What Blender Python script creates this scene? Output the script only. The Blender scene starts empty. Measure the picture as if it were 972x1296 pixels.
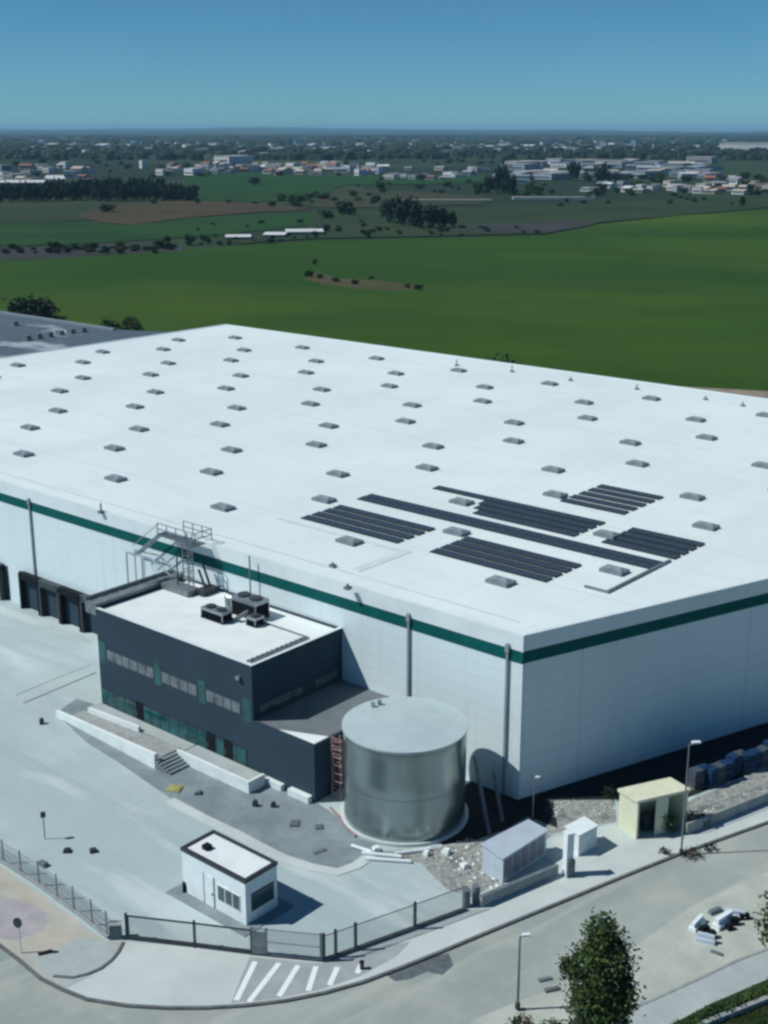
import bpy, math, random
from mathutils import Vector, Matrix
random.seed(11)
R = math.radians
S = bpy.context.scene
COL = S.collection
# ------------------------------------------------------------------ camera model
PW, PH, F, HOR, CH = 972, 1296, 1620., 165., 50.
PITCH = math.atan((648 - HOR) / F)
CP, SP = math.cos(PITCH), math.sin(PITCH)

def ray(px, py):
    x = (px - 486) / F; y = (648 - py) / F
    return (x, CP + y * SP, -SP + y * CP)

def P(px, py, z=0.):
    """ground point seen at photo pixel px,py on the level z"""
    d = ray(px, py); t = (z - CH) / d[2]
    return Vector((d[0] * t, d[1] * t, z))

A0 = P(656, 1012); AR = R(139.6)
UX = Vector((math.cos(AR), math.sin(AR), 0)); VX = Vector((math.sin(AR), -math.cos(AR), 0))

def U(u, v, z=0.):
    """building frame: u along the long wall, v into the building"""
    p = A0 + UX * u + VX * v
    return Vector((p.x, p.y, z))

# ------------------------------------------------------------------ mesh builder
class MB:
    def __init__(s): s.v = []; s.f = []; s.m = []
    def add(s, vs, fs, mi=0):
        b = len(s.v); s.v += [Vector(q) for q in vs]
        for f in fs: s.f.append([b + i for i in f]); s.m.append(mi)
        return s
    def prism(s, pts, z0, z1, mi=0):
        n = len(pts)
        pts = [Vector((q[0], q[1], 0)) for q in pts]
        ar = sum(pts[i].x * pts[(i + 1) % n].y - pts[(i + 1) % n].x * pts[i].y for i in range(n))
        if ar < 0: pts = pts[::-1]
        vs = [(q.x, q.y, z0) for q in pts] + [(q.x, q.y, z1) for q in pts]
        fs = [list(range(n))[::-1], [n + i for i in range(n)]] + [[i, (i + 1) % n, n + (i + 1) % n, n + i] for i in range(n)]
        return s.add(vs, fs, mi)
    def sheet(s, pts, z, mi=0):
        n = len(pts); pts = [Vector((q[0], q[1], 0)) for q in pts]
        ar = sum(pts[i].x * pts[(i + 1) % n].y - pts[(i + 1) % n].x * pts[i].y for i in range(n))
        if ar < 0: pts = pts[::-1]
        return s.add([(q.x, q.y, z) for q in pts], [list(range(n))], mi)
    def uvbox(s, u0, u1, v0, v1, z0, z1, mi=0):
        return s.prism([U(u0, v0), U(u1, v0), U(u1, v1), U(u0, v1)], z0, z1, mi)
    def box(s, c, sx, sy, z0, z1, ang=0., mi=0):
        ca, sa = math.cos(ang), math.sin(ang)
        pts = []
        for a, b in ((-1, -1), (1, -1), (1, 1), (-1, 1)):
            x, y = a * sx / 2, b * sy / 2
            pts.append((c[0] + x * ca - y * sa, c[1] + x * sa + y * ca))
        return s.prism(pts, z0, z1, mi)
    def tube(s, p0, p1, r, n=8, r1=None, cap=True, mi=0):
        p0, p1 = Vector(p0), Vector(p1); d = (p1 - p0)
        if d.length < 1e-6: return s
        d.normalize(); r1 = r if r1 is None else r1
        a = d.cross(Vector((0, 0, 1)))
        if a.length < 1e-3: a = d.cross(Vector((1, 0, 0)))
        a.normalize(); b = d.cross(a)
        vs = []
        for q, rr in ((p0, r), (p1, r1)):
            for i in range(n):
                t = 2 * math.pi * i / n
                vs.append(q + (a * math.cos(t) + b * math.sin(t)) * rr)
        fs = [[i, (i + 1) % n, n + (i + 1) % n, n + i] for i in range(n)]
        if cap: fs += [list(range(n))[::-1], [n + i for i in range(n)]]
        return s.add(vs, [f[::-1] for f in fs], mi)
    def ribbon(s, pts, w, z0, z1, mi=0):
        """a kerb: solid strip of width w along the points"""
        pts = [Vector((q[0], q[1], 0)) for q in pts]; L = []; Rr = []
        for i, q in enumerate(pts):
            a = pts[max(i - 1, 0)]; b = pts[min(i + 1, len(pts) - 1)]
            d = (b - a).normalized(); n = Vector((-d.y, d.x, 0)) * w / 2
            L.append(q + n); Rr.append(q - n)
        for i in range(len(pts) - 1):
            vs = []
            for z in (z0, z1):
                for q in (L[i], L[i + 1], Rr[i + 1], Rr[i]): vs.append((q.x, q.y, z))
            s.add(vs, [[4, 7, 6, 5], [0, 4, 5, 1], [2, 6, 7, 3], [0, 1, 2, 3], [0, 3, 7, 4], [1, 5, 6, 2]], mi)
        return s
    def build(s, name, mat, parent=None, origin=None, smooth=False):
        org = Vector((0, 0, 0))
        if parent is not None:
            q = parent
            while q is not None: org += q.location; q = q.parent
        elif origin is not None: org = Vector(origin)
        elif s.v:
            n = len(s.v); org = Vector((sum(q.x for q in s.v) / n, sum(q.y for q in s.v) / n, min(q.z for q in s.v)))
        me = bpy.data.meshes.new(name)
        me.from_pydata([tuple(q - org) for q in s.v], [], s.f)
        mats = mat if isinstance(mat, (list, tuple)) else [mat]
        for m_ in mats: me.materials.append(m_)
        if len(mats) > 1: me.polygons.foreach_set('material_index', s.m)
        if smooth: me.polygons.foreach_set('use_smooth', [True] * len(s.f))
        me.update()
        o = bpy.data.objects.new(name, me); COL.objects.link(o)
        if parent is not None: o.parent = parent
        else: o.location = org
        return o

def tag(o, label=None, cat=None, group=None, kind=None):
    if label: o['label'] = label
    if cat: o['category'] = cat
    if group: o['group'] = group
    if kind: o['kind'] = kind
    return o

def thing(name, loc, label, cat, group=None):
    o = bpy.data.objects.new(name, None); COL.objects.link(o)
    o.empty_display_size = .3; o.location = loc
    return tag(o, label, cat, group)

def copy_tree(o, parent=None):
    c = o.copy(); COL.objects.link(c); c.parent = parent
    for ch in [x for x in o.children]: copy_tree(ch, c)
    return c

# ------------------------------------------------------------------ materials
def mat(name, col, rough=.7, metal=0., var=.12, scale=1., col2=None, bump=0., bscale=None, spec=.4, coords='Object', detail=6, stretch=None, rot=0., extra=None):
    m = bpy.data.materials.new(name); m.use_nodes = True
    nt = m.node_tree; b = nt.nodes['Principled BSDF']; L = nt.links.new
    b.inputs['Roughness'].default_value = rough; b.inputs['Metallic'].default_value = metal
    b.inputs['Specular IOR Level'].default_value = spec
    tc = nt.nodes.new('ShaderNodeTexCoord'); mp = nt.nodes.new('ShaderNodeMapping')
    if coords == 'World':
        g = nt.nodes.new('ShaderNodeNewGeometry'); L(g.outputs['Position'], mp.inputs[0])
    else: L(tc.outputs[coords], mp.inputs[0])
    mp.inputs['Rotation'].default_value = (0, 0, rot)
    if stretch: mp.inputs['Scale'].default_value = stretch
    n = nt.nodes.new('ShaderNodeTexNoise'); n.inputs['Scale'].default_value = scale
    n.inputs['Detail'].default_value = detail; n.inputs['Roughness'].default_value = .62
    L(mp.outputs[0], n.inputs['Vector'])
    cr = nt.nodes.new('ShaderNodeMapRange'); cr.inputs[1].default_value = .3; cr.inputs[2].default_value = .7
    L(n.outputs['Fac'], cr.inputs[0])
    mx = nt.nodes.new('ShaderNodeMix'); mx.data_type = 'RGBA'
    c2 = col2 or tuple(c * (1 - var * 2) for c in col); c1 = col if col2 else tuple(min(1, c * (1 + var * .6)) for c in col)
    mx.inputs['A'].default_value = (*c1, 1); mx.inputs['B'].default_value = (*c2, 1)
    L(cr.outputs[0], mx.inputs['Factor'])
    out = mx.outputs['Result']
    if extra: out = extra(nt, mp, out)
    L(out, b.inputs['Base Color'])
    if bump:
        n2 = nt.nodes.new('ShaderNodeTexNoise'); n2.inputs['Scale'].default_value = bscale or scale * 6; n2.inputs['Detail'].default_value = 4
        L(mp.outputs[0], n2.inputs['Vector'])
        bp = nt.nodes.new('ShaderNodeBump'); bp.inputs['Strength'].default_value = bump; bp.inputs['Distance'].default_value = .05
        L(n2.outputs['Fac'], bp.inputs['Height']); L(bp.outputs[0], b.inputs['Normal'])
    return m

def mulc(nt, a, fac, dark):
    """blend towards colour dark by fac socket"""
    mx = nt.nodes.new('ShaderNodeMix'); mx.data_type = 'RGBA'
    nt.links.new(a, mx.inputs['A']); mx.inputs['B'].default_value = (*dark, 1); nt.links.new(fac, mx.inputs['Factor'])
    return mx.outputs['Result']

def math_(nt, op, a, b=None, c=None):
    n = nt.nodes.new('ShaderNodeMath'); n.operation = op
    for i, q in enumerate((a, b, c)):
        if q is None: continue
        if hasattr(q, 'links'): nt.links.new(q, n.inputs[i])
        else: n.inputs[i].default_value = q
    return n.outputs[0]

def stains(scale, lo, hi, dark, amt=.6, detail=8, stretch=None):
    def fn(nt, mp, out):
        n = nt.nodes.new('ShaderNodeTexNoise'); n.inputs['Scale'].default_value = scale; n.inputs['Detail'].default_value = detail
        v = mp.outputs[0]
        if stretch:
            m2 = nt.nodes.new('ShaderNodeMapping'); m2.inputs['Scale'].default_value = stretch; nt.links.new(v, m2.inputs[0]); v = m2.outputs[0]
        nt.links.new(v, n.inputs['Vector'])
        r = nt.nodes.new('ShaderNodeMapRange'); r.inputs[1].default_value = lo; r.inputs[2].default_value = hi; r.inputs[4].default_value = amt
        nt.links.new(n.outputs['Fac'], r.inputs[0])
        return mulc(nt, out, r.outputs[0], dark)
    return fn

def grid(su, sv, w, dark, amt=.5, axes=(0, 1)):
    """thin joint lines every su / sv metres along the mapped axes"""
    def fn(nt, mp, out):
        sx = nt.nodes.new('ShaderNodeSeparateXYZ'); nt.links.new(mp.outputs[0], sx.inputs[0])
        fac = None
        for ax, st in ((axes[0], su), (axes[1], sv)):
            if not st: continue
            q = math_(nt, 'PINGPONG', sx.outputs[ax], st / 2)
            l = math_(nt, 'LESS_THAN', q, w)
            fac = l if fac is None else math_(nt, 'MAXIMUM', fac, l)
        return mulc(nt, out, math_(nt, 'MULTIPLY', fac, amt), dark)
    return fn

def chain(*fns):
    def fn(nt, mp, out):
        for f in fns: out = f(nt, mp, out)
        return out
    return fn

M = {}
M['roof'] = mat('roof_membrane', (0.747, 0.842, 0.819), .55, scale=.05, var=.04, coords='World', rot=-AR,
    extra=chain(grid(0, 17.2, .08, (0.505, 0.605, 0.61), .7), grid(8.46, 0, .05, (0.505, 0.605, 0.61), .45), grid(0, 2.1, .025, (0.556, 0.66, 0.642), .25), stains(.12, .52, .75, (0.556, 0.649, 0.642), .35, stretch=(1, .35, 1)), stains(.4, .55, .72, (.60, .69, .68), .4, stretch=(.5, 1.4, 1)), stains(.03, .5, .62, (.66, .76, .75), .5), stains(1.1, .6, .8, (0.505, 0.583, 0.556), .25)))
M['wall'] = mat('wall_panel', (0.66, 0.779, 0.789), .5, scale=.08, var=.03, coords='World', rot=-AR,
    extra=chain(grid(1.15, 0, .022, (.44, .54, .56), .6, axes=(2, 0)), grid(0, 6.0, .03, (.47, .57, .59), .5, axes=(2, 0)), stains(.25, .5, .8, (.53, .63, .65), .4, stretch=(1, 1, .12)), stains(1.6, .55, .75, (.50, .59, .60), .35, stretch=(1, 1, .06))))
M['green'] = mat('green_band', (.003, .098, .094), .7, var=.1, scale=.6, coords='World', spec=.1)
M['parapet'] = mat('parapet_metal', (0.691, 0.782, 0.784), .45, var=.05, scale=.4, coords='World')
M['cap'] = mat('dark_cap', (.09, .11, .13), .5, var=.1, scale=1.)
M['grey_metal'] = mat('grey_metal', (.22, .25, .27), .45, .4, var=.15, scale=2.)
M['galv'] = mat('galvanised', (.38, .43, .45), .42, .75, var=.12, scale=1.2)
M['pipe_grey'] = mat('pipe_grey', (.26, .31, .33), .5, var=.1, scale=1.)
M['galv_pale2'] = mat('walkway_mat', (.62, .70, .70), .7, var=.08, scale=1.)
M['galv_pale'] = mat('pale_strip', (.46, .52, .53), .6, var=.1, scale=1.)
M['dark_metal'] = mat('dark_metal', (.045, .055, .065), .5, .2, var=.15, scale=2.)
M['slate'] = mat('slate_cladding', (0.034, 0.059, 0.083), .75, spec=.15, var=.08, scale=.25, coords='World',
    extra=chain(grid(1.05, 0, .02, (0.018, 0.0315, 0.0475), .7, axes=(2, 0)), stains(.4, .55, .8, (0.0252, 0.0432, 0.0617), .4)))
M['office_roof'] = mat('office_roof', (0.756, 0.818, 0.795), .6, var=.04, scale=.3, coords='World', rot=-AR,
    extra=chain(grid(0, 2., .02, (0.594, 0.65, 0.65), .35), stains(.5, .5, .75, (0.54, 0.594, 0.594), .4)))
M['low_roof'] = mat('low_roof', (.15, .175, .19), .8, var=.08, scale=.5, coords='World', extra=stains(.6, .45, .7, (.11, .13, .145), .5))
M['glass'] = mat('window_glass', (.05, .10, .11), .12, var=.25, scale=.5, spec=.7)
M['teal_glass'] = mat('teal_glass', (.006, .10, .105), .16, var=.35, scale=.7, spec=.6, coords='World')
M['blind'] = mat('window_blind', (.15, .185, .205), .35, var=.35, scale=.8, spec=.6, coords='World')
M['white'] = mat('white_paint', (0.756, 0.839, 0.85), .55, var=.05, scale=1., extra=stains(1.5, .5, .8, (0.54, 0.609, 0.609), .35))
M['white_wall'] = mat('white_render', (0.734, 0.816, 0.798), .7, var=.05, scale=.8, coords='World', extra=stains(.9, .5, .75, (0.486, 0.54, 0.524), .45))
M['solar'] = mat('solar_cells', (0.0575, 0.08, 0.103), .35, .0, var=.25, scale=2, spec=.55,
    extra=grid(.52, 0, .02, (0.0312, 0.0413, 0.054), .7))
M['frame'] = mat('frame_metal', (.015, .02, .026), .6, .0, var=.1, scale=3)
M['dome'] = mat('skylight_dome', (.25, .305, .325), .3, var=.3, scale=1.2, spec=.6)
M['curb'] = mat('skylight_curb', (.15, .185, .205), .6, var=.2, scale=2.)
M['skycurb'] = mat('skylight_base', (.19, .235, .255), .6, var=.15, scale=1.5)
M['tank'] = mat('tank_steel', (.34, .41, .415), .27, .9, var=.10, scale=.35, coords='Object', stretch=(1, 1, .35), bump=.06,
    extra=chain(stains(.9, .45, .7, (.24, .31, .32), .6, stretch=(1, 1, .15)), grid(1.25, 0, .025, (.15, .20, .21), .5, axes=(2, 0)), stains(.35, .55, .75, (.45, .52, .52), .5)))
M['tank_roof'] = mat('tank_roof', (0.462, 0.573, 0.577), .5, .1, var=.05, scale=.4, extra=stains(1.2, .5, .8, (0.374, 0.464, 0.471), .5))
M['concrete'] = mat('yard_concrete', (0.477, 0.575, 0.564), .85, var=.10, scale=.06, coords='World', rot=-AR, bump=.1, bscale=3,
    extra=chain(stains(.05, .42, .6, (0.364, 0.46, 0.462), .9, stretch=(.4, 1, 1)), stains(.25, .56, .60, (0.321, 0.407, 0.41), .4, stretch=(.06, 1.3, 1), detail=2), stains(2.2, .62, .7, (0.257, 0.321, 0.326), .45), stains(.3, .5, .66, (0.342, 0.433, 0.441), .65, stretch=(.6, 1.2, 1)), stains(.16, .56, .62, (0.599, 0.685, 0.672), .45, stretch=(.3, 1.4, 1)), stains(.9, .62, .75, (0.29, 0.366, 0.359), .45), stains(6, .5, .9, (0.363, 0.431, 0.423), .35), grid(6, 6, .035, (0.302, 0.379, 0.372), .35)))
M['apron'] = mat('apron_concrete', (0.534, 0.599, 0.573), .85, var=.08, scale=.15, coords='World', bump=.1, bscale=4,
    extra=chain(stains(.5, .5, .75, (0.42, 0.475, 0.459), .6), stains(7, .5, .9, (0.42, 0.461, 0.447), .3)))
M['gravel'] = mat('dark_gravel', (0.223, 0.278, 0.294), .9, var=.16, scale=.4, coords='World', bump=.4, bscale=9,
    extra=chain(stains(1.2, .5, .7, (0.162, 0.201, 0.216), .6), stains(9, .55, .7, (0.342, 0.402, 0.402), .5)))
M['rubble_ground'] = mat('rubble_ground', (.33, .35, .32), .95, scale=1.3, col2=(.165, .18, .175), coords='World', bump=.6, bscale=5,
    extra=chain(stains(3, .5, .62, (.42, .45, .42), .7), stains(.7, .56, .66, (.08, .10, .085), .65), stains(8, .55, .7, (.12, .14, .13), .5)))
M['road'] = mat('road_asphalt', (0.339, 0.388, 0.356), .9, var=.1, scale=.12, coords='World', rot=R(-38), bump=.15, bscale=8,
    extra=chain(stains(.2, .45, .62, (0.25, 0.295, 0.279), .85, stretch=(.12, 1, 1)), stains(.6, .54, .64, (0.42, 0.45, 0.402), .5, stretch=(.1, 1, 1)), stains(.5, .55, .75, (0.421, 0.456, 0.414), .5), stains(.22, .52, .7, (0.434, 0.449, 0.381), .5), stains(11, .45, .8, (0.255, 0.299, 0.281), .4)))
M['layby'] = mat('layby_surface', (0.452, 0.492, 0.429), .9, var=.1, scale=.4, coords='World', bump=.2, bscale=6,
    extra=chain(stains(.5, .5, .7, (0.339, 0.372, 0.335), .6), stains(5, .55, .75, (0.317, 0.348, 0.312), .5)))
M['pavement'] = mat('pavement', (0.396, 0.451, 0.44), .9, var=.08, scale=.3, coords='World', rot=R(-38), bump=.15, bscale=6,
    extra=chain(grid(.8, .8, .02, (0.264, 0.305, 0.298), .4), stains(.8, .5, .75, (0.312, 0.356, 0.335), .6)))
M['sand'] = mat('sandy_ground', (0.462, 0.451, 0.374), .95, var=.12, scale=.5, coords='World', bump=.2, extra=stains(.35, .5, .7, (0.399, 0.424, 0.385), .7))
M['pink'] = mat('pink_paving', (0.386, 0.368, 0.377), .9, var=.12, scale=.6, coords='World', extra=stains(1., .5, .7, (0.407, 0.428, 0.412), .6))
M['patch'] = mat('asphalt_patch', (.12, .145, .155), .9, var=.2, scale=2., coords='World', bump=.2)
M['kerb'] = mat('kerb_stone', (0.324, 0.356, 0.35), .85, var=.15, scale=1.5, coords='World')
M['kerb_dark'] = mat('kerb_dark', (.14, .155, .155), .9, var=.2, scale=1.5, coords='World')
M['paint'] = mat('road_paint', (.80, .84, .84), .6, var=.04, scale=2., coords='World')
M['soil'] = mat('bare_soil', (.27, .22, .17), .95, var=.2, scale=.2, coords='World', bump=.3, extra=stains(1.5, .5, .7, (.36, .32, .26), .6))
M['cream'] = mat('cream_render', (.68, .70, .52), .7, var=.06, scale=1., extra=stains(1.5, .5, .8, (.52, .53, .40), .4))
M['lightblue'] = mat('pale_blue_panel', (.50, .59, .66), .45, var=.06, scale=.8)
M['shed_side'] = mat('shed_side', (.25, .25, .29), .5, var=.2, scale=1.2)
M['blue'] = mat('blue_plastic', (.012, .045, .12), .6, var=.25, scale=2., spec=.2)
M['blue2'] = mat('faded_plastic', (.08, .10, .13), .7, var=.25, scale=2., spec=.2)
M['red'] = mat('faded_red_paint', (.34, .20, .20), .6, var=.2, scale=2.)
M['black'] = mat('black_rubber', (.012, .016, .02), .8, spec=.1, var=.2, scale=2.)
M['bark'] = mat('bark', (.10, .08, .06), .95, var=.3, scale=4., bump=.4)
M['nroof'] = mat('slate_roof', (.095, .135, .165), .8, var=.12, scale=.06, coords='World', rot=-AR, spec=.15,
    extra=chain(stains(.13, .55, .63, (.42, .49, .54), .7, stretch=(.5, 1.2, 1)), grid(0, 5, .12, (.06, .09, .12), .5)))
M['nwall'] = mat('neighbour_wall', (.22, .26, .29), .6, var=.06, scale=.2)
for i, (c, c2) in enumerate((((.062, .115, .028), (.030, .062, .016)), ((.026, .055, .020), (.012, .028, .012)), ((.075, .115, .03), (.04, .07, .02)), ((.016, .032, .018), (.008, .018, .012)))):
    M['leaf%d' % i] = mat('leaves', c, .75, scale=1.3, col2=c2, coords='Object', spec=.2)
M['flower'] = mat('reddish_leaves', (.12, .05, .05), .8, scale=2., col2=(.07, .06, .03), spec=.2)
M['town_white'] = mat('town_white', (.62, .64, .64), .7, var=.08, scale=.02, coords='World')
M['town_cream'] = mat('town_cream', (.45, .42, .36), .7, var=.1, scale=.02, coords='World')
M['town_grey'] = mat('town_grey', (.26, .28, .31), .7, var=.1, scale=.02, coords='World')
M['town_blue'] = mat('town_blue', (.30, .38, .44), .6, var=.1, scale=.02, coords='World')
M['tile'] = mat('clay_tile', (.27, .13, .09), .85, var=.2, scale=.2, coords='World')
M['town_dark'] = mat('town_dark', (.05, .06, .07), .5, var=.1, scale=.1, coords='World')

# ------------------------------------------------------------------ setting: land
def fieldmat(name, c, c2, sc=.004, st=(1, 1.3, 1), rot=.2, rows=None, extra=None):
    ex = [stains(sc * 3, .42, .68, tuple(q * .6 for q in c), .6, stretch=(.8, 1.2, 1)), stains(.05, .5, .75, tuple(q * .72 for q in c), .4), stains(.35, .5, .8, tuple(q * .7 for q in c), .3)]
    if extra: ex.append(extra)
    return mat(name, c, .95, scale=sc, col2=c2, coords='World', stretch=st, rot=rot, extra=chain(*ex), spec=.1)
M['field_main'] = fieldmat('green_crop', (0.0339, 0.0877, 0.00848), (0.0476, 0.0989, 0.00947), .005, (1, 1.2, 1), .5,
    extra=chain(stains(.0045, .42, .58, (0.0176, 0.0596, 0.00848), .8, stretch=(.8, 1.1, 1), detail=4), stains(.003, .50, .62, (0.0778, 0.117, 0.0115), .75, stretch=(.7, 1, 1), detail=4), stains(.02, .55, .7, (0.0451, 0.0742, 0.018), .45, stretch=(.4, 1, 1)), stains(.09, .6, .72, (0.0188, 0.0506, 0.00997), .4)))
M['field_green'] = fieldmat('far_green_crop', (0.018, 0.064, 0.0196), (0.024, 0.068, 0.0154), .004)
M['field_brown'] = fieldmat('ploughed_soil', (.095, .058, .04), (.042, .058, .026), .006)
M['field_mixed'] = fieldmat('rough_fallow', (.062, .058, .036), (.032, .056, .025), .008)
M['field_olive'] = fieldmat('rough_pasture', (.040, .060, .028), (.022, .048, .022), .008)
M['field_grey'] = fieldmat('scrub_strip', (.065, .062, .065), (.025, .04, .030), .02)

def landfar(nt, mp, out):
    v = nt.nodes.new('ShaderNodeTexVoronoi'); v.inputs['Scale'].default_value = .0032; v.inputs['Randomness'].default_value = 1
    m2 = nt.nodes.new('ShaderNodeMapping'); m2.inputs['Scale'].default_value = (1, .55, 1); nt.links.new(mp.outputs[0], m2.inputs[0]); nt.links.new(m2.outputs[0], v.inputs['Vector'])
    cr = nt.nodes.new('ShaderNodeValToRGB'); sx = nt.nodes.new('ShaderNodeSeparateColor'); nt.links.new(v.outputs['Color'], sx.inputs[0]); nt.links.new(sx.outputs[0], cr.inputs[0])
    e = cr.color_ramp; e.interpolation = 'CONSTANT'
    cols = [(.016, .030, .020), (.035, .065, .026), (.020, .036, .022), (.085, .075, .05), (.024, .05, .022), (.018, .032, .024), (.05, .07, .035)]
    while len(e.elements) < len(cols): e.elements.new(.5)
    for i, c in enumerate(cols): e.elements[i].position = i / len(cols); e.elements[i].color = (*c, 1)
    mx = nt.nodes.new('ShaderNodeMix'); mx.data_type = 'RGBA'; mx.inputs['Factor'].default_value = .6
    nt.links.new(out, mx.inputs['A']); nt.links.new(cr.outputs[0], mx.inputs['B'])
    return mx.outputs['Result']
M['land'] = mat('open_land', (.038, .058, .026), .95, scale=.004, col2=(.020, .036, .022), coords='World', spec=.1,
    extra=chain(landfar, stains(.02, .5, .7, (.015, .025, .018), .5)))

def struct(name, mb, m, **k): return tag(mb.build(name, m, **k), kind='structure')

struct('ground', MB().sheet([(-60000, -500), (60000, -500), (60000, 70000), (-60000, 70000)], -.6), M['land'], origin=(0, 0, -.6))

def field(pts, m, z, label=None):
    o = struct('field', MB().sheet([P(*q) for q in pts], z), m, origin=P(*pts[0], z))
    return o
# the big green crop behind the warehouse, reaching past both sides of the frame
struct('field', MB().sheet([P(-900, 900), P(-700, 360), P(-150, 333), P(0, 327), P(90, 325), P(215, 317), P(300, 310), P(400, 303), P(560, 300), P(690, 297), P(760, 283), P(860, 272), P(972, 264), P(1300, 252), P(1900, 300), P(2400, 700), P(1500, 900), P(972, 980), P(400, 800)], -.35), M['field_main'], origin=P(400, 400, -.35))
Z = -.30
for pts, m in (
    ([(-300, 345), (-300, 322), (0, 312), (90, 309), (180, 305), (232, 311), (232, 316), (90, 325), (0, 329)], 'field_grey'),
    ([(-300, 320), (-300, 283), (0, 279), (70, 280), (160, 284), (215, 279), (300, 272), (395, 268), (392, 284), (280, 296), (200, 302), (90, 308), (0, 311)], 'field_green'),
    ([(-300, 281), (-300, 262), (0, 260), (150, 257), (180, 262), (120, 268), (150, 276), (60, 281)], 'field_olive'),
    ([(95, 272), (120, 264), (150, 259), (200, 255), (250, 253), (300, 255), (345, 258), (392, 263), (372, 266), (330, 267), (290, 271), (240, 274), (205, 279), (165, 284), (130, 281)], 'field_brown'),
    ([(235, 254), (248, 238), (225, 225), (300, 222), (450, 230), (420, 240), (400, 252), (330, 255)], 'field_green'),
    ([(395, 252), (430, 238), (560, 244), (620, 250), (610, 258), (480, 262), (396, 262)], 'field_mixed'),
    ([(396, 264), (480, 264), (620, 262), (760, 256), (860, 251), (972, 247), (1300, 240), (1300, 250), (972, 262), (760, 281), (690, 295), (560, 298), (400, 301), (300, 308), (280, 298), (390, 286)], 'field_olive'),
    ([(560, 288), (640, 282), (740, 279), (752, 284), (690, 294), (600, 293)], 'field_grey'),
    ([(420, 203), (640, 197), (930, 197), (1100, 196), (1100, 201), (900, 203), (640, 203), (440, 207)], 'field_olive'),
    ([(200, 215), (420, 222), (620, 222), (640, 232), (430, 234), (240, 224)], 'field_green'),
):
    field(pts, M[m], Z); Z += .03
M['field_hollow'] = fieldmat('weedy_hollow', (.105, .085, .045), (.035, .06, .02), .05, (.5, 2, 1), .3)
# bare hollow in the crop
field([(384, 352), (398, 342), (430, 351), (480, 354), (520, 358), (536, 364), (505, 367), (450, 364), (412, 359)], M['field_hollow'], -.335)
# bare earth verge along the far side of the warehouse
uC, vC = 136.2, 95.9
struct('soil_verge', MB().sheet([P(*q) for q in [(700, 477), (780, 482), (860, 487), (972, 493), (1300, 513), (1300, 560), (972, 530), (700, 500)]], -.32), M['soil'], origin=P(900, 500, -.32))

# ---- distant hills on the skyline
def hills(y0, h0, seed, x0=-26000, x1=26000, n=130):
    rnd = random.Random(seed); mb = MB(); ph = [rnd.uniform(0, 6) for _ in range(6)]
    rows = [(0, 0), (900, .75), (1900, 1), (3200, .6), (5000, 0)]
    vs = []; fs = []
    for i in range(n + 1):
        x = x0 + (x1 - x0) * i / n; t = i / n * 6.28
        h = h0 * (.55 + .2 * math.sin(2.3 * t + ph[0]) + .13 * math.sin(5.1 * t + ph[1]) + .08 * math.sin(11 * t + ph[2]) + .05 * math.sin(23 * t + ph[3]))
        for dy, k in rows: vs.append((x, y0 + dy, -3 + max(2, h) * k))
    m = len(rows)
    for i in range(n):
        for j in range(m - 1): a = i * m + j; fs.append([a, a + m, a + m + 1, a + 1])
    mb.add(vs, fs)
    return tag(mb.build('hills', M['land'], smooth=True), kind='structure')
hills(14500, 72, 3); hills(20500, 105, 8)

# ------------------------------------------------------------------ setting: yard, road
K = [(-300, 1010), (-120, 1120), (-60, 1155), (0, 1196), (25, 1215), (52, 1238), (80, 1252), (110, 1264), (160, 1272), (210, 1275), (260, 1275), (310, 1272), (360, 1266), (410, 1256), (460, 1242), (510, 1223), (560, 1203), (620, 1178), (700, 1145), (790, 1108), (860, 1080), (972, 1040), (1100, 995), (1400, 890)]
RL = -.11
struct('road', MB().sheet([(-75, 20), (75, 20), (95, 150), (-75, 150)], RL), M['road'], origin=(0, 60, RL))
struct('yard', MB().sheet([P(*q) for q in K] + [(75, 190), (30, 260), (-110, 260), (-110, 130)], 0), M['concrete'], origin=(0, 90, 0))
struct('kerb', MB().ribbon([P(*q) for q in K], .22, RL, .03), M['kerb_dark'])
# pavement along the road outside the fence
pav = [(158, 1192), (245, 1199), (315, 1207), (408, 1217), (470, 1197), (590, 1152), (700, 1108), (780, 1078), (868, 1052), (972, 1012), (1100, 965), (1390, 860)]
kin = [(1390, 893), (1100, 998), (972, 1042), (860, 1082), (790, 1110), (700, 1147), (620, 1180), (560, 1205), (510, 1225), (460, 1244), (410, 1257), (360, 1267), (310, 1273), (260, 1276), (210, 1276), (160, 1273), (110, 1264), (82, 1250), (108, 1240), (130, 1228), (146, 1212)]
struct('pavement', MB().sheet([P(*q) for q in pav + kin[:0] + [(1390, 890), (1100, 996), (972, 1039), (860, 1079), (790, 1107), (700, 1144), (620, 1177), (560, 1202), (510, 1222), (460, 1241), (410, 1255), (360, 1265), (310, 1271), (260, 1274), (210, 1274), (160, 1271), (112, 1263), (84, 1251), (108, 1239), (130, 1228), (146, 1212)]], .004), M['apron'], origin=P(400, 1240, .004))
struct('sandy_ground', MB().sheet([P(*q) for q in [(-300, 990), (0, 1095), (60, 1138), (135, 1192), (156, 1193), (146, 1210), (128, 1227), (106, 1238), (82, 1249), (55, 1236), (27, 1213), (0, 1193), (-120, 1116), (-300, 1010)]], .008), M['sand'], origin=P(40, 1200, .008))
struct('paved_corner', MB().sheet([P(*q) for q in [(30, 1206), (55, 1212), (100, 1185), (128, 1190), (150, 1197), (144, 1211), (127, 1226), (105, 1237), (82, 1248), (56, 1234)]], .012), M['pavement'], origin=P(90, 1220, .012))
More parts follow.
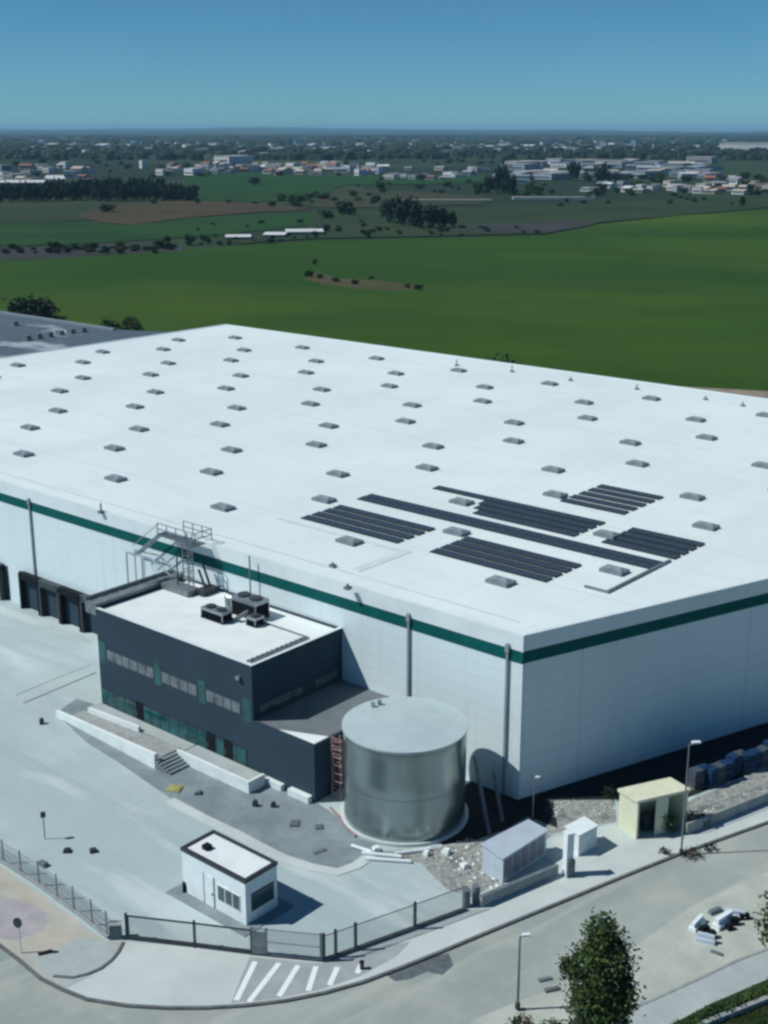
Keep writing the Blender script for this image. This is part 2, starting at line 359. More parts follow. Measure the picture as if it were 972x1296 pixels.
struct('pink_paving', MB().sheet([P(*q) for q in [(-80, 1110), (-20, 1125), (10, 1136), (45, 1146), (64, 1160), (54, 1178), (20, 1190), (-10, 1186), (-80, 1145)]], .012), M['pink'], origin=P(0, 1160, .012))
struct('kerb', MB().ribbon([P(*q) for q in [(68, 1236), (92, 1238), (112, 1233), (128, 1226), (141, 1216), (150, 1205), (156, 1193)]], .18, 0, .08), M['kerb_dark'])
# darker made ground between the office and the yard
low = [(70, 903), (110, 940), (150, 965), (215, 1010), (258, 1033), (300, 1053), (324, 1066), (357, 1083), (394, 1095), (427, 1101), (451, 1093), (470, 1079)]
struct('dark_hardstanding', MB().sheet([P(*q) for q in low] + [U(4, -12), U(11.7, -10.5), U(38, -10.5), U(41.5, -11)], .006), M['gravel'], origin=P(300, 1020, .006))
low2 = [(q[0], q[1] + 3) for q in low[3:]]
struct('kerb', MB().ribbon([P(*q) for q in low2], .9, 0, .05), M['apron'])
struct('rubble_ground', MB().sheet([P(*q) for q in [(470, 1079), (500, 1076), (560, 1072), (612, 1060), (650, 1030), (700, 1010), (778, 1012), (780, 1040), (700, 1055), (640, 1112), (598, 1135), (566, 1126), (532, 1092), (500, 1086)]], .010), M['rubble_ground'], origin=P(560, 1090, .01))
struct('apron', MB().sheet([P(*q) for q in [(640, 1122), (700, 1098), (700, 1060), (780, 1042), (790, 1062), (868, 1052), (700, 1107), (645, 1130)]], .012), M['apron'], origin=P(740, 1070, .012))
struct('soil_strip', MB().sheet([P(*q) for q in [(866, 1016), (905, 1000), (972, 972), (1100, 925), (1300, 855), (1300, 880), (1100, 955), (972, 1002), (868, 1043)]], .010), M['rubble_ground'], origin=P(900, 1010, .01))
M['shadow_earth'] = mat('shadow_earth', (.024, .029, .032), .95, scale=.8, col2=(.014, .019, .02), coords='World', bump=.5, bscale=4, spec=.1)  # dark soil colour, taken near black to deepen the wall and tank shade
struct('shadow_verge', MB().sheet([U(4.5, -2.2), U(4.5, -.05), U(0, -.05)] + [U(-.352 * k, k) for k in (5, 50)] + [P(*q) for q in [(1300, 853), (1100, 922), (972, 970), (905, 997), (866, 1011), (820, 1012), (782, 1012), (700, 1013), (706, 1048), (668, 1034), (640, 1050), (606, 1062), (560, 1070)]] + [U(2.5, -8)], .014), M['shadow_earth'], origin=P(800, 990, .007))  # dark sheet outlined like the shade of tank and end wall
# asphalt repair and stains
struct('asphalt_patch', MB().sheet([P(*q, RL) for q in [(489, 1234), (512, 1224), (540, 1213), (568, 1206), (574, 1222), (560, 1234), (540, 1230), (520, 1239), (500, 1242)]], RL + .004), M['patch'], origin=P(530, 1220, RL))
# lay-by and pavement on the near side of the road
struct('layby', MB().sheet([P(*q, RL) for q in [(560, 1330), (600, 1290), (664, 1264), (718, 1248), (770, 1222), (845, 1168), (880, 1145), (930, 1120), (985, 1098), (1200, 1010), (1400, 1000), (1400, 1100), (972, 1200), (930, 1215), (880, 1240), (820, 1268), (740, 1304), (640, 1350)]], RL + .004), M['layby'], origin=P(800, 1230, RL))
K2 = [(620, 1358), (740, 1304), (820, 1268), (880, 1241), (930, 1217), (972, 1201), (1080, 1158), (1400, 1040)]
struct('pavement', MB().sheet([P(*q) for q in K2] + [P(*q) for q in [(1400, 1075), (1100, 1185), (972, 1239), (900, 1270), (845, 1299), (700, 1375)]], .006), M['pavement'], origin=P(860, 1270))
struct('kerb', MB().ribbon([P(*q) for q in K2], .2, RL, .04), M['kerb'])
M['turf'] = mat('verge_turf', (.030, .055, .018), .95, scale=1.2, col2=(.014, .028, .010), coords='World', bump=.5, spec=.1, extra=stains(.5, .5, .7, (.055, .055, .03), .5))
struct('verge', MB().sheet([P(*q) for q in [(845, 1298), (900, 1269), (972, 1238), (1100, 1184), (1400, 1074), (1400, 1700), (600, 1700), (700, 1374)]], .003), M['turf'], origin=P(930, 1300))
# painted bars in front of the gate
M['bar_ground'] = mat('worn_concrete', (.345, .39, .39), .9, var=.1, scale=.6, coords='World', extra=stains(1.2, .5, .7, (.30, .34, .34), .5))
struct('worn_concrete', MB().sheet([P(*q) for q in [(316, 1211), (405, 1219), (440, 1213), (490, 1196), (520, 1192), (500, 1212), (455, 1236), (405, 1253), (350, 1264), (292, 1270)]], .0065), M['bar_ground'], origin=P(380, 1240))
bars = [((323, 1217), (299, 1266)), ((353, 1219), (315, 1268)), ((377, 1222), (353, 1261)), ((400, 1223), (390, 1254)), ((427, 1224), (417, 1247)), ((457, 1221), (452, 1232))]
mb = MB()
for a, b in bars:
    a, b = P(*a), P(*b); d = (b - a).normalized(); n = Vector((-d.y, d.x, 0)) * .17
    mb.sheet([a + n, b + n, b - n, a - n], .009)
struct('painted_markings', mb, M['paint'])
# drain channels across the yard
mb = MB(); mb.ribbon([P(30, 890), P(75, 871), P(122, 851)], .18, 0, .012); mb.ribbon([P(20, 880), P(70, 859), P(116, 841)], .08, 0, .010)
struct('drain_channel', mb, M['kerb_dark'])

# ------------------------------------------------------------------ warehouse
HT = 13.7
Rp = (-.352 * vC, vC)
L0 = 150
poly = [(0, 0), (uC, 0), (uC, vC), Rp]
wh = thing('warehouse', U(0, 0), 'huge white flat-roofed warehouse with green band, skylights and slanted end wall', 'warehouse')
# walls as slabs (0.3 m thick), the roof deck set below the coping
def wallslab(name, a, b, z0, z1, m, out=0., th=.3, parent=wh):
    a, b = U(*a), U(*b); d = (b - a).normalized(); c = sum((U(*q) for q in poly), Vector()) / 4
    n = Vector((-d.y, d.x, 0))
    if (c - a).dot(n) < 0: n = -n
    return MB().prism([a - n * out, b - n * out, b + n * th, a + n * th], z0, z1).build(name, m, parent)
BZ0, BZ1 = 11.4, 12.4
wallslab('long_wall', (.004, 0), (uC, 0), 0, BZ0, M['wall'])
wallslab('end_wall', (0, .3), Rp, 0, BZ0, M['wall'])
wallslab('back_wall', Rp, (uC, vC), 0, HT - .25, M['wall'])
wallslab('side_wall', (uC, .3), (uC, vC - .3), 0, HT - .25, M['wall'])
for a, b in (((-.02, 0), (uC, 0)), ((0, .33), Rp)):
    wallslab('green_band', a, b, BZ0, BZ1, M['green'], .035)
    wallslab('parapet', a, b, BZ1, HT, M['parapet'], .05, .32)
# corner post cladding
MB().uvbox(-.06, .55, -.09, -.05, 0, BZ0).build('corner_trim', M['parapet'], wh)
mb = MB(); mb.prism([U(.33, .32), U(uC, .32), U(uC, vC - .31), U(Rp[0] + .4, vC - .31)], HT - .4, HT - .12)
mb.build('roof', M['roof'], wh)
# back and side copings
for a, b in ((Rp, (uC, vC)), ((uC, 0), (uC, vC))):
    wallslab('coping', a, b, HT - .25, HT - .02, M['parapet'], .04, .3)
# parapet inner seam and roof edge strip
MB().uvbox(2, uC, 2.3, 2.40, HT - .12, HT - .09).build('roof_edge_strip', M['galv_pale'], wh)
# cable tray on the roof
tr = MB(); tr.uvbox(.1, .35, 12.5, 23, HT - .1, HT + .08); tr.uvbox(.1, 2.4, 12.3, 12.5, HT - .1, HT + .08)
tr.build('cable_tray', M['grey_metal'], wh)
mb = MB(); mb.uvbox(19.2, 20.2, 3.0, 10.4, HT - .12, HT - .085); mb.uvbox(20.2, 35.8, 9.3, 10.1, HT - .12, HT - .085)
mb.build('roof_walkway', M['galv_pale2'], wh)
# skylights: a staggered grid, each with curb and dome
sk0 = None
def in_view(p, m=40):
    dep = p.y * CP - (p.z - CH) * SP
    if dep < 1: return False
    x = 486 + F * p.x / dep; y = 648 - F * (p.y * SP + (p.z - CH) * CP) / dep
    return -m < x < PW + m and -m < y < PH + m
rndS = random.Random(4)
for r in range(10):
    v = 8.9 + 8.46 * r if r else 8.7
    ph = 8.3 if r % 2 == 0 else 2.5
    for k in range(-3, 9):
        u = ph + 17.05 * k
        if u > uC - 3 or u < -.352 * v + 3.5: continue
        if not in_view(U(u, v, HT)): continue
        if sk0 is None:
            sk0 = MB().box((0, 0), 2.2, 1.48, -.12, .24).build('skylight', M['skycurb'], wh)
            a, b, h = 1.04, .68, .26
            d = MB().add([(-a, -b, .24), (a, -b, .24), (a, b, .24), (-a, b, .24), (-a * .55, 0, .24 + h), (a * .55, 0, .24 + h)],
                [[0, 1, 5, 4], [1, 2, 5], [2, 3, 4, 5], [3, 0, 4], [3, 2, 1, 0]])
            # local coordinates: undo the parent shift that build() applies
            dm = d.build('dome', M['dome'], sk0)
            off = wh.location
            for me in (sk0.data, dm.data):
                for vv in me.vertices: vv.co += off
            o = sk0
        else:
            o = copy_tree(sk0, wh)
        q = U(u, v, HT - .05) - wh.location
        o.location = q; o.rotation_euler = (0, 0, AR + R(90) * 0 + rndS.uniform(-.02, .02))
# downpipes on the long wall
for u, z0 in ((62.9, 4.2), (11.05, 0), (1.35, 0), (85, 0), (105, 0)):
    mb = MB(); mb.uvbox(u - .1, u + .1, -.2, -.04, z0, HT - .9); mb.uvbox(u - .17, u + .17, -.27, -.052, HT - 1.6, HT - 1.0)
    mb.build('downpipe', M['pipe_grey'], wh)
# thin posts (lightning rods) and vents on the roof
for px, py, h in ((578, 462, .9), (648, 470, .9), (722, 481, .5), (806, 492, .7), (940, 513, .5), (893, 505, .5), (440, 744, .35), (128, 648, .9), (421, 716, .3)):
    p = P(px, py, HT)
    mb = MB(); mb.tube(p, p + Vector((0, 0, h)), .09); mb.box(p, .5, .5, HT - .12, HT + .12, AR)
    mb.build('roof_vent', M['grey_metal'], wh)
# loading docks along the left stretch of the long wall
for i, u in enumerate((52.6, 56.2, 59.8, 63.4, 70.6, 74.2, 77.8)):
    w = 3.56
    d = MB().uvbox(u - w / 2 + .25, u + w / 2 - .25, -.12, -.002, .1, 3.6).build('dock_door', M['slate'], wh)
    s = MB(); s.uvbox(u - w / 2, u - w / 2 + .3, -.75, -.002, .0, 4.0); s.uvbox(u + w / 2 - .3, u + w / 2, -.75, -.002, .0, 4.0); s.uvbox(u - w / 2, u + w / 2, -.75, -.002, 3.45, 4.12)
    s.build('dock_shelter', M['black'] if i % 2 else M['dark_metal'], wh)
MB().uvbox(50.6, 66.0, -.06, -.002, 0, 4.0).build('dock_panel', M['slate'], wh)
MB().uvbox(68.2, 82.0, -.06, -.002, 0, 4.0).build('dock_panel', M['slate'], wh)

# neighbouring grey-roofed building beyond the side wall
nb = thing('factory_building', U(uC + 40, 60), 'low grey-roofed industrial building adjoining the far left side of the warehouse', 'building')
q = [U(uC + .8, vC - 1), U(uC + .8, -20), U(uC + 75, -20), U(230, 105), U(162, vC - 4.5)]
q = [U(uC + .8, vC - 3), U(uC + .8, -20), U(uC + 90, -20), P(-120, 383, 12), P(0, 395, 12), P(145, 417, 12)]
MB().prism(q, 0, 11.6).build('wall', M['nwall'], nb)
MB().prism(q, 11.6, 12.0).build('roof', M['nroof'], nb)
mb = MB(); mb.ribbon([P(-120, 384, 12), P(0, 396, 12), P(145, 418, 12)], .9, 12.0, 12.35); mb.ribbon([U(uC + 1.4, vC - 4), U(uC + 1.4, -20)], .8, 12.0, 13.2); mb.ribbon([U(uC + 5, vC - 6), U(uC + 5, -20)], .8, 12.0, 12.5)
mb.build('parapet', M['nwall'], nb)
for k in range(7):
    p = P(20 + 14 * k, 432 - 2 * k, 12) if k else P(18, 412, 12)
    MB().box(p, 1.6, 1.0, 12.0, 12.9, AR).build('roof_vent', M['grey_metal'], nb)

# ------------------------------------------------------------------ solar arrays
PWD, PDP = 1.02, 1.12
def solar_row(u0, u1, v, label):
    n = max(1, round((u1 - u0) / PWD)); w = (u1 - u0) / n
    t = thing('solar_panel_row', U(u0, v, HT - .1), label, 'solar panels', 'solar panel rows on the warehouse roof')
    t.rotation_euler = (0, 0, AR)
    # local x = u, local y = -v (towards the near wall)
    fr = MB(); L = u1 - u0
    for yy, zz in ((-.45, .13), (.40, .10)):
        fr.box((L / 2, yy), L, .05, zz - .05, zz)
    fr.box((L / 2, .47), L, .05, .0, .14); fr.box((L / 2, -.52), L, .05, .0, .17)  # black skirts added as the shade lines between rows
    for k in range(0, n + 1, 2):
        fr.box((k * w if k else .03, -.45), .05, .05, 0, .12); fr.box((k * w if k else .03, .45), .05, .05, 0, .09)
        fr.box((k * w if k else .03, 0), .05, 1.1, 0, .05)
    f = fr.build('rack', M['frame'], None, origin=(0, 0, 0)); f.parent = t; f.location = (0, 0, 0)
    for k in range(n):
        global PANEL
        if PANEL is None:
            pm = MB(); y0, y1 = -.50, .46; za, zb = .17, .12
            pm.add([(.02, y0, za), (PWD - .02, y0, za), (PWD - .02, y1, zb), (.02, y1, zb), (.02, y0, za - .045), (PWD - .02, y0, za - .045), (PWD - .02, y1, zb - .045), (.02, y1, zb - .045)],
                   [[0, 1, 2, 3], [7, 6, 5, 4], [0, 4, 5, 1], [1, 5, 6, 2], [2, 6, 7, 3], [3, 7, 4, 0]])
            PANEL = pm.build('solar_panel', M['solar'], None, origin=(0, 0, 0)).data
            bpy.data.objects.remove([o for o in bpy.data.objects if o.data == PANEL][0])
        o = bpy.data.objects.new('solar_panel', PANEL); COL.objects.link(o); o.parent = t; o.location = (k * w, 0, 0); o.scale = (w / PWD, 1, 1)
    return t
PANEL = None
ordn = ['nearest', 'second', 'third', 'farthest']
ord5 = ['nearest', 'second', 'third', 'fourth', 'farthest']
def block(u0, u1, v0, v1, n, where, jag=.0):
    for i in range(n):
        v = v0 + (v1 - v0) * (i + .5) / n
        k = (ordn if n == 4 else ord5)[i]
        solar_row(u0, u1 + jag * (n - i - 1) * 0, v, '%s row of dark solar panels in %s' % (k, where))
block(21.8, 34.0, 11.0, 17.2, 4, 'the leftmost block of the roof')
block(5.5, 17.9, 11.0, 17.1, 4, 'the large block nearest the warehouse corner')
block(0.1, 7.6, 23.4, 29.6, 4, 'the small rightmost block')
block(10.6, 18.0, 32.4, 41.2, 5, 'the small block farthest back')
for i, (ua, ub) in enumerate(((10.5, 22.2), (10.5, 23.2), (10.5, 23.8), (10.5, 30.9))):
    v = 23.2 + 6.2 * (i + .5) / 4
    solar_row(ua, ub, v, ['nearest row of dark solar panels in the middle block', 'second row of dark solar panels in the middle block', 'third row of dark solar panels in the middle block', 'farthest row of the middle block, running out to a long tail on the left'][i])
solar_row(0.1, 34.3, 20.4, 'front half of the long single solar strip between the near and middle blocks')
solar_row(0.1, 34.3, 21.55, 'back half of the long single solar strip between the near and middle blocks')

# ------------------------------------------------------------------ office block
OH, OL = 9.6, 4.9
of = thing('office_building', U(28, -5), 'slate grey two-storey office block with white roof against the warehouse wall', 'office building')
ua, ub, uc, vf = 18.4, 38.1, 11.7, -10.65
MB().prism([U(ua, -.05), U(ub, -.05), U(ub, vf), U(ua, vf)], 0, OH - .35).build('wall', M['slate'], of)
mb = MB(); mb.uvbox(ua, ub, vf, vf + .25, OH - .35, OH); mb.uvbox(ua, ub, -.3, -.05, OH - .35, OH); mb.uvbox(ua, ua + .25, vf + .25, -.3, OH - .35, OH); mb.uvbox(ub - .25, ub, vf + .25, -.3, OH - .35, OH)
mb.build('parapet', M['slate'], of)
mb = MB()
mb.uvbox(ua - .03, ub + .03, vf - .03, vf + .28, OH, OH + .04); mb.uvbox(ua - .03, ua + .28, vf + .28, -.05, OH, OH + .04)
mb.build('coping', M['parapet'], of)
MB().uvbox(ua + .25, ub - .25, vf + .25, -.3, OH - .35, OH - .14).build('roof', M['office_roof'], of)
# lower wing
MB().uvbox(uc, ua, vf, -.05, 0, OL - .25).build('lower_wing', M['slate'], of)
mb = MB(); mb.uvbox(uc, ua, vf, vf + .22, OL - .25, OL); mb.uvbox(uc, uc + .22, vf + .22, -.05, OL - .25, OL)
mb.build('parapet', M['slate'], of)
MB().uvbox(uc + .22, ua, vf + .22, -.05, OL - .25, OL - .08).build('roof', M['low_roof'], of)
MB().prism([U(uc + .24, vf + .24), U(ua - 2.6, vf + .24), U(uc + .24, vf + 1.9)], OL - .08, OL - .02).build('sunlit_patch', M['office_roof'], of)  # pale triangle paints the sunlit corner left by the upper storey's shade
# upper windows, front: pale blinds in a dark recess strip, with teal panes between
for (a, b) in ((30.5, 36.9), (25.0, 29.5), (19.8, 23.9)):
    w = MB().uvbox(a, b, vf - .02, vf, 4.95, 6.05).build('window', M['dark_metal'], of)
    n = int(round((b - a) / 1.05)); s = (b - a) / n
    g = MB()
    for k in range(n): g.uvbox(a + k * s + .06, a + (k + 1) * s - .06, vf - .035, vf - .02, 5.02, 5.98)
    g.build('pane', M['blind'], w)
for (a, b) in ((37.1, 38.05), (29.6, 30.4), (24.0, 24.9), (18.6, 19.6)):
    w = MB().uvbox(a, b, vf - .02, vf, 4.6, 6.6).build('window', M['teal_glass'], of)
# ground floor glazing with dark doors
mb = MB(); mb.uvbox(19.3, 38.05, vf - .03, vf, .1, 2.05); gl = mb.build('shopfront_glazing', M['teal_glass'], of)
fr = MB()
u = 19.3
while u < 38.05: fr.uvbox(u - .03, u + .03, vf - .05, vf - .03, .1, 2.05); u += 1.19
fr.uvbox(19.3, 38.05, vf - .05, vf - .03, 2.0, 2.08)
fr.build('frame', M['dark_metal'], gl)
for u in (32.7, 23.5, 21.4):
    d = MB().uvbox(u - .5, u + .5, vf - .07, vf - .05, .1, 2.2).build('door', M['black'], of)
    MB().uvbox(u + .3, u + .34, vf - .12, vf - .07, .9, 1.3).build('handle', M['galv'], d)
MB().uvbox(38.1, 38.13, -9.9, -8.2, .1, 2.2).build('side_door', M['teal_glass'], of)
# windows in the shaded end
for a, b, in ((-9.95, -5.0), (-3.5, -.7)):
    w = MB().uvbox(ua - .03, ua, a, b, 5.3, 6.0).build('window', M['dark_metal'], of)
    g = MB(); n = int((b - a) / 1.1)
    for k in range(n): g.uvbox(ua - .045, ua - .03, a + k * (b - a) / n + .05, a + (k + 1) * (b - a) / n - .05, 5.36, 5.94)
    g.build('pane', M['blind'], w)
# floodlight on the front near the corner
MB().uvbox(19.6, 20.0, vf - .3, vf, 8.1, 8.4).build('wall_light', M['galv'], of)
# white base blocks on the lower wing
MB().uvbox(12.0, 14.2, vf - .5, vf, 0, .55).build('white_plinth', M['white_wall'], of)
MB().uvbox(15.0, 17.6, vf - .45, vf, 0, .5).build('white_plinth', M['white_wall'], of)
# roof duct / gutter channel on the left edge, cable runs near the right edge
mb = MB(); mb.uvbox(38.13, 39.6, -10.65, -.3, 8.9, 9.95)
mb.build('service_duct', M['grey_metal'], of)
mb = MB()
for k in range(9): mb.uvbox(38.1, 39.65, -10.5 + k * 1.15, -10.42 + k * 1.15, 9.95, 10.03)
mb.uvbox(38.13, 38.23, -10.65, -.3, 9.95, 10.3); mb.uvbox(39.5, 39.6, -10.65, -.3, 9.95, 10.3)
mb.build('duct_rail', M['galv'], of)
mb = MB(); mb.uvbox(ua + .55, ua + .75, vf + .6, -3.4, OH - .14, OH - .02); mb.uvbox(ua + 1.0, ua + 1.15, vf + .6, -3.4, OH - .14, OH - .02)
k = vf + .6
while k < -3.5: mb.uvbox(ua + .5, ua + 1.2, k, k + .1, OH - .02, OH + .03); k += .55
mb.uvbox(ua + .8, 24.6, -3.35, -3.2, OH - .14, OH - .04)
mb.build('cable_ladder', M['grey_metal'], of)

# escape stair and gantry between the office roof and the warehouse roof
st = thing('access_stair', U(37, -1.2, 9.2), 'grey steel access stair and caged gantry rising to the warehouse roof', 'stair')
def T(mb, a, b, r=.045): mb.tube(U(*a), U(*b), r, 6)
mb = MB()
for u in (45.0, 42.7): T(mb, (u, -1.6, 6.8), (u, -1.6, 11.0), .07)
T(mb, (45, -1.6, 11.0), (41.5, -1.6, 11.2), .08); T(mb, (41.5, -1.6, 11.2), (37.2, -1.6, 9.6), .08)
T(mb, (45, -.6, 11.0), (41.5, -.6, 11.2), .08); T(mb, (41.5, -.6, 11.2), (37.2, -.6, 9.6), .08)
T(mb, (45, -.6, 7.), (45, -.6, 11.0), .06)
mb.build('support_frame', M['galv'], st)
mb = MB()
T(mb, (44, -1.6, 10.9), (40, -1.6, 13.9), .07); T(mb, (44, -.7, 10.9), (40, -.7, 13.9), .07)
for k in range(12):
    t = k / 11; T(mb, (44 - 4 * t, -1.6, 10.9 + 3 * t), (44 - 4 * t, -.7, 10.9 + 3 * t), .05)
T(mb, (44, -1.6, 11.9), (40, -1.6, 14.9), .04)
mb.build('stair_flight', M['galv'], st)
mb = MB(); mb.uvbox(34.8, 40.2, -1.7, -.45, 13.72, 13.82); mb.build('platform', M['grey_metal'], st)
mb = MB()
for u in (34.9, 36.2, 37.5, 38.8, 40.1):
    T(mb, (u, -1.65, 13.8), (u, -1.65, 14.95), .05)
    if u < 39: T(mb, (u, .4, 13.8), (u, .4, 14.95), .05)
for z in (14.4, 14.95): T(mb, (34.9, -1.65, z), (40.1, -1.65, z), .045); T(mb, (34.9, .4, z), (38.8, .4, z), .045); T(mb, (34.9, -1.65, z), (34.9, .4, z), .045)
mb.build('railing', M['grey_metal'], st)
mb = MB()
for u in (35.0, 35.7): T(mb, (u, -1.9, 9.46), (u, -1.9, 14.9), .06)
for k in range(18): T(mb, (35.0, -1.9, 9.65 + .29 * k), (35.7, -1.9, 9.65 + .29 * k), .035)
mb.build('ladder', M['grey_metal'], st)
mb = MB()
for k in range(6):
    z = 10.8 + .75 * k; pts = [(35.0, -1.9), (34.85, -2.4), (35.35, -2.75), (35.85, -2.4), (35.7, -1.9)]
    for a, b in zip(pts, pts[1:]): T(mb, (*a, z), (*b, z), .04)
for a in ((34.85, -2.4), (35.35, -2.75), (35.85, -2.4)): T(mb, (*a, 10.8), (*a, 14.6), .035)
mb.build('ladder_cage', M['grey_metal'], st)
mb = MB()
T(mb, (36.4, -2.6, 9.46), (36.4, -2.6, 12.9), .07); T(mb, (33.8, -.8, 9.46), (35, -.8, 12.0), .12); T(mb, (33.5, -1.6, 9.46), (34.6, -1.6, 11.6), .12)
mb.uvbox(33.2, 34.3, -2.4, -.5, 9.46, 10.0)
mb.build('brace', M['dark_metal'], st)
mb = MB(); mb.uvbox(34.2, 38.3, -3.4, -1.9, 9.46, 10.0); mb.build('equipment_box', M['grey_metal'], st)

# mast on the office roof by the wall
ms = thing('roof_mast', U(28.9, -.6, 9.46), 'thin grey mast on office roof against the green band', 'mast')
MB().tube(U(28.9, -.6, 9.46), U(28.9, -.6, 13.9), .07).build('pole', M['grey_metal'], ms)
MB().uvbox(28.6, 29.2, -.9, -.35, 9.46, 9.7).build('base', M['white'], ms)

# air conditioning machines on the office roof
def acunit(u0, u1, v0, v1, h, label, fans=2):
    t = thing('air_conditioner', U((u0 + u1) / 2, (v0 + v1) / 2, 9.1), label, 'air conditioner', 'air conditioning machines on the office roof')
    b = MB(); b.uvbox(u0, u1, v0, v1, 9.70, 9.46 + h); bd = b.build('body', M['galv'], t)
    g = MB()
    n = 6
    for k in range(n): g.uvbox(u0 + .1, u1 - .1, v0 - .03, v0, 9.85 + k * (h - .55) / n, 9.5 + (k + .55) * (h - .55) / n)
    for k in range(n): g.uvbox(u0 - .03, u0, v0 + .1, v1 - .1, 9.85 + k * (h - .55) / n, 9.5 + (k + .55) * (h - .55) / n)
    g.build('grille', M['black'], t)
    f = MB(); f.uvbox(u0 - .05, u0 + .12, v0, v1, 9.46, 9.70); f.uvbox(u1 - .12, u1 + .05, v0, v1, 9.46, 9.70); f.build('skid', M['dark_metal'], t)
    for k in range(fans):
        c = U(u0 + (u1 - u0) * (k + .5) / fans, (v0 + v1) / 2, 9.46 + h); r = min((u1 - u0) / fans, v1 - v0) * .38
        MB().tube(c, c + Vector((0, 0, .14)), r, 20).build('fan_housing', M['dark_metal'], t)
acunit(25.2, 28.2, -3.6, -1.9, 1.7, 'larger louvred grey air conditioning unit with two fans, farther back on the white office roof', 2)
acunit(26.9, 29.6, -5.9, -4.7, 1.0, 'long low dark-sided cooling unit on the office roof, left of the larger one', 2)
acunit(24.2, 25.3, -4.6, -3.5, .8, 'small square cooling unit beside the larger one on the office roof', 1)
t = thing('ventilation_duct', U(28.6, -3, 9.1), 'bent silver ventilation duct between the office roof cooling units', 'duct')
mb = MB(); mb.tube(U(28.2, -2.6, 10.5), U(29.4, -2.9, 10.5), .28, 12); mb.tube(U(29.4, -2.9, 10.6), U(29.4, -2.9, 9.1), .28, 12); mb.tube(U(26.4, -4.7, 9.8), U(26.1, -3.4, 10.2), .2, 10)
mb.build('duct', M['galv'], t, smooth=False)

# ------------------------------------------------------------------ entrance platform, ramp, steps
pf = thing('entrance_platform', U(21, -12), 'raised white-walled walkway along the office front, ending in a square block', 'platform')
mb = MB(); mb.uvbox(16.9, 25.2, -12.75, vf - .08, 0, .55); mb.build('deck', M['pavement'], pf)
mb = MB(); mb.uvbox(16.9, 25.2, -13.0, -12.75, 0, 1.0); mb.uvbox(16.65, 16.9, -13.0, -11.2, 0, 1.0); mb.build('parapet_wall', M['white_wall'], pf)
rp = thing('access_ramp', U(32, -13.5), 'long ramp between bright white walls before the left half of the office', 'ramp')
mb = MB()
mb.add([U(38.8, -14.15, 0.05), U(25.6, -14.15, .75), U(25.6, -12.2, .75), U(38.8, -12.2, .05), U(38.8, -14.15, 0), U(25.6, -14.15, 0), U(25.6, -12.2, 0), U(38.8, -12.2, 0)],
       [[0, 1, 2, 3], [0, 4, 5, 1], [1, 5, 6, 2], [2, 6, 7, 3], [3, 7, 4, 0]])
mb.build('ramp_surface', M['kerb'], rp)
mb = MB()
a, b = (39.8, -14.3), (25.4, -15.0)
def wedge(mb, a, b, th, za, zb):
    pa, pb = U(*a), U(*b); d = (pb - pa).normalized(); n = Vector((-d.y, d.x, 0)) * th / 2
    vs = [pa + n, pb + n, pb - n, pa - n]
    mb.add([(*q.xy, 0) for q in vs] + [(*vs[0].xy, za), (*vs[1].xy, zb), (*vs[2].xy, zb), (*vs[3].xy, za)], [[3, 2, 1, 0], [4, 5, 6, 7], [0, 1, 5, 4], [1, 2, 6, 5], [2, 3, 7, 6], [3, 0, 4, 7]])
wedge(mb, a, b, .3, .55, 1.35); mb.build('outer_wall', M['white_wall'], rp)
mb = MB(); wedge(mb, (38.2, -12.05), (31.0, -12.15), .25, .5, .95); mb.build('inner_wall', M['white_wall'], rp)
mb = MB()
for k in range(5): mb.uvbox(25.4 - .02 - .34 * k - .34, 25.4 - .34 * k, -15.1 + .02 * k, -13.02, 0, .75 - .14 * k)
mb.build('step', M['gravel'], rp)
MB().uvbox(25.4, 38.3, -12.0, vf - .08, 0, .5).build('landing', M['pavement'], rp)
# yellow sack / marker by the steps and small things on the dark ground
def small(name, px, py, sx, sy, h, m, label, cat, group=None, top=.8):
    p = P(px, py); mb = MB(); a = random.uniform(0, 3)
    mb.box(p, sx, sy, 0, h * .7, a); mb.box(p, sx * top, sy * top, h * .7, h, a + .15)
    o = mb.build(name, M[m], None, origin=p); return tag(o, label, cat, group)
M['yellow'] = mat('yellow_plastic', (.40, .40, .14), .6, var=.2, scale=3)
small('pallet', 221, 999, 1.1, 1.1, .14, 'yellow', 'yellowish pallet on the dark ground below the ramp end', 'pallet')
small('crate', 250, 1004, .7, .5, .3, 'gravel', 'small grey crate on the dark ground right of the yellowish pallet', 'crate')
small('bin', 323, 1020, .35, .35, .5, 'dark_metal', 'small dark bin in front of the square platform end, left one', 'bin')
small('bin', 346, 1021, .35, .35, .4, 'dark_metal', 'small dark bin in front of the lower office wing, right one', 'bin')
small('manhole_cover', 373, 1043, .9, .7, .12, 'patch', 'dark raised cover on the grey ground between cabin and lower office wing', 'cover')
small('manhole_cover', 404, 1047, .7, .6, .10, 'patch', 'dark raised cover on the grey ground left of the water tank foot', 'cover')
small('manhole_cover', 405, 1078, 1.1, .35, .06, 'patch', 'flat dark strip cover near the curved pale kerb', 'cover')
small('bollard', 85, 1078, .5, .5, .25, 'dark_metal', 'left one of two dark lumps on the pale yard', 'bollard')
small('bollard', 118, 1078, .5, .5, .25, 'dark_metal', 'right one of two dark lumps on the pale yard', 'bollard')
small('crate', 55, 1095, .8, .4, .3, 'curb', 'grey crate just inside the wire fence', 'crate')
small('bollard', 53, 916, .4, .4, .5, 'dark_metal', 'single dark bollard on the yard left of the ramp', 'bollard')

